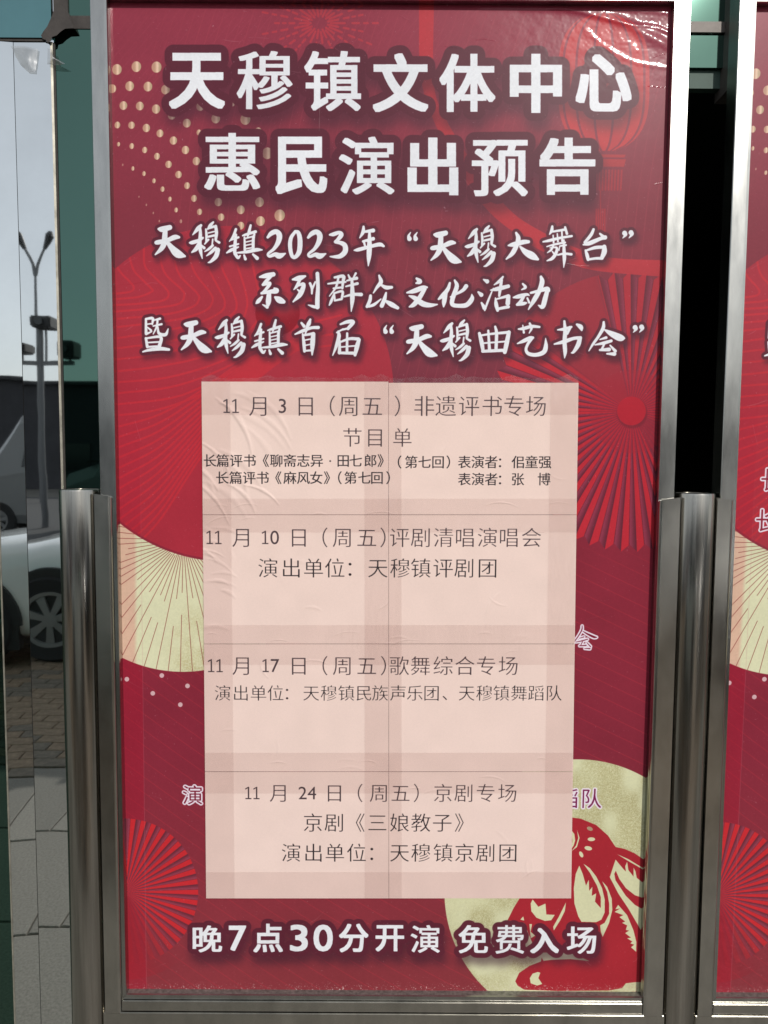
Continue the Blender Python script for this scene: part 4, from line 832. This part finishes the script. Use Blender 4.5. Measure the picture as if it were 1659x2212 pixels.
def van(loc, rz, lab):
    c = tag(empty('parked_van', loc, rz), lab, 'van'); S = [(-2.5, .75, .35, .7, .95), (-2.35, .86, .3, .9, 1.15), (-1.75, .9, .28, 1.1, 1.35), (-1.2, .9, .28, 1.2, 2.25), (-.6, .9, .28, 1.2, 2.5), (1.2, .9, .28, 1.2, 2.52), (2.3, .9, .28, 1.2, 2.48), (2.5, .86, .32, 1.1, 2.3)]
    bm = bmesh.new(); loft(bm, [[(x, w_-.06, a), (x, w_, a+.15), (x, w_, b), (x, w_-.10, t-.15), (x, w_-.25, t), (x, -w_+.25, t), (x, -w_+.10, t-.15), (x, -w_, b), (x, -w_, a+.15), (x, -w_+.06, a)] for x, w_, a, b, t in S])
    obj('body', bm, M['vanp'], c)
    for s in (1, -1):
        for a, b in ((-1.15, -.35), (-.2, .8), (.95, 2.1)):
            bm = bmesh.new(); vs = [bm.verts.new(q) for q in ((a, s*.905, 1.3), (b, s*.905, 1.3), (b, s*.845, 1.95), (a+.1, s*.845, 1.95))]; u = [bm.verts.new(q.co+Vector((0, -s*.03, 0))) for q in vs]; bm.faces.new(vs)
            for k in range(4): bm.faces.new((vs[k], u[k], u[(k+1) % 4], vs[(k+1) % 4]))
            obj('window', bm, M['carwin'], c)
        for x in (-1.6, 1.55): wheel(c, x, s*.82, s, .34)
    bm = bmesh.new(); box(bm, -1.95, -1.5, -.7, .7, 1.38, 1.42); obj('windscreen', bm, M['carwin'], c)
    return c
CARW = M['carw']
sedan((-.62, -2.96, .015), 0, 'white saloon car reflected in the mirror column, its front wheel beside the left post', CARW)
sedan((-7.6, -3.0, .015), 0, 'silver saloon car parked nose to tail ahead of the white one', mat('silver_paint', (.30, .31, .32), .25, .4, coat=1))
sedan((4.9, -3.1, .015), 0, 'dark grey saloon car parked to the right, behind the viewer', mat('grey_paint', (.05, .055, .06), .25, .2, coat=1))
van((-3.35, -11.8, .0), 0, 'grey van on the far side of the road, reflected at the left edge')
sedan((-9.6, -9.4, .0), math.pi, 'dark red saloon car on the road beside the lamp post', mat('dark_red_paint', (.12, .03, .03), .25, .2, coat=1))
# lamp post with two curved arms
LP = (-10.6, -20.6); lp = tag(empty('lamp_post', (*LP, 0)), 'tall grey street lamp with two curved arms seen reflected in the mirror column', 'lamp post')
bm = bmesh.new(); tube(bm, [(0, 0, 0), (0, 0, 4), (0, 0, 7.3)], [.065, .05, .038], 14); obj('pole', bm, M['pole'], lp)
for s in (-1, 1):
    bm = bmesh.new(); tube(bm, [(0, 0, 7.2), (s*.08, 0, 7.5), (s*.22, 0, 7.8), (s*.34, 0, 8.05)], [.06, .05, .045, .04], 10); a = obj('arm', bm, M['pole'], lp)
    bm = bmesh.new(); tube(bm, [(s*.32, 0, 8.0), (s*.42, 0, 8.2), (s*.52, 0, 8.42), (s*.55, 0, 8.55)], [.06, .10, .13, .05], 12); obj('lantern', bm, M['black'], a)
cp_ = tag(empty('camera_pole', (-6.75, -12.4, 0)), 'short pole carrying traffic cameras and boxes, beside the street lamp', 'camera pole')
bm = bmesh.new(); tube(bm, [(0, 0, 0), (0, 0, 4.15)], [.075, .06], 12); obj('pole', bm, M['pole'], cp_)
bm = bmesh.new(); box(bm, -.45, .7, -.04, .04, 3.4, 3.48); obj('crossbar', bm, M['pole'], cp_)
for x, z, w_, h_ in ((-.35, 3.72, .32, .2), (.62, 3.7, .34, .34), (.12, 4.25, .42, .24)):
    bm = bmesh.new(); box(bm, x-w_/2, x+w_/2, -.2, .25, z-h_/2, z+h_/2, .03); k = obj('traffic_camera', bm, M['black'], cp_)
    bm = bmesh.new(); tube(bm, [(x, .24, z), (x, .32, z)], .08, 12); obj('lens', bm, M['carwin'], k)
    bm = bmesh.new(); box(bm, x-.02, x+.02, -.02, .02, 3.48, z); obj('bracket', bm, M['pole'], k)
# long dark building closing the view across the road
def building(x0, x1, y, dep, h, lab, nm, nwin):
    b = tag(empty(nm, ((x0+x1)/2, y, 0)), lab, 'building'); L = x1-x0
    bm = bmesh.new(); box(bm, -L/2, L/2, -dep, 0, -.02, h); obj('wall', bm, M['bld'], b)
    bm = bmesh.new(); box(bm, -L/2-.2, L/2+.2, -dep-.2, .25, h, h+.18); obj('roof', bm, M['roofm'], b)
    me = None
    for fl in range(int(h/2.4)):
        for i in range(nwin):
            if me is None:
                bm = bmesh.new(); box(bm, -.7, .7, .003, .06, -.6, .6); bmesh.ops.recalc_face_normals(bm, faces=bm.faces); me = bpy.data.meshes.new('window'); bm.to_mesh(me); bm.free(); me.materials.append(M['bldwin'])
            link('window', me, b, (-L/2+L*(i+.5)/nwin, 0, 1.5+fl*2.4))
    return b
building(-62, -6, -31, 9, 4.75, 'long low dark building across the road behind the lamp post', 'row_building', 18)
building(-5.6, 30, -32, 9, 4.9, 'second low dark building across the road, to the right of the gap', 'row_building', 12)
building(31, 75, -34, 10, 5.6, 'third dark building across the road, farthest to the right', 'row_building', 12)
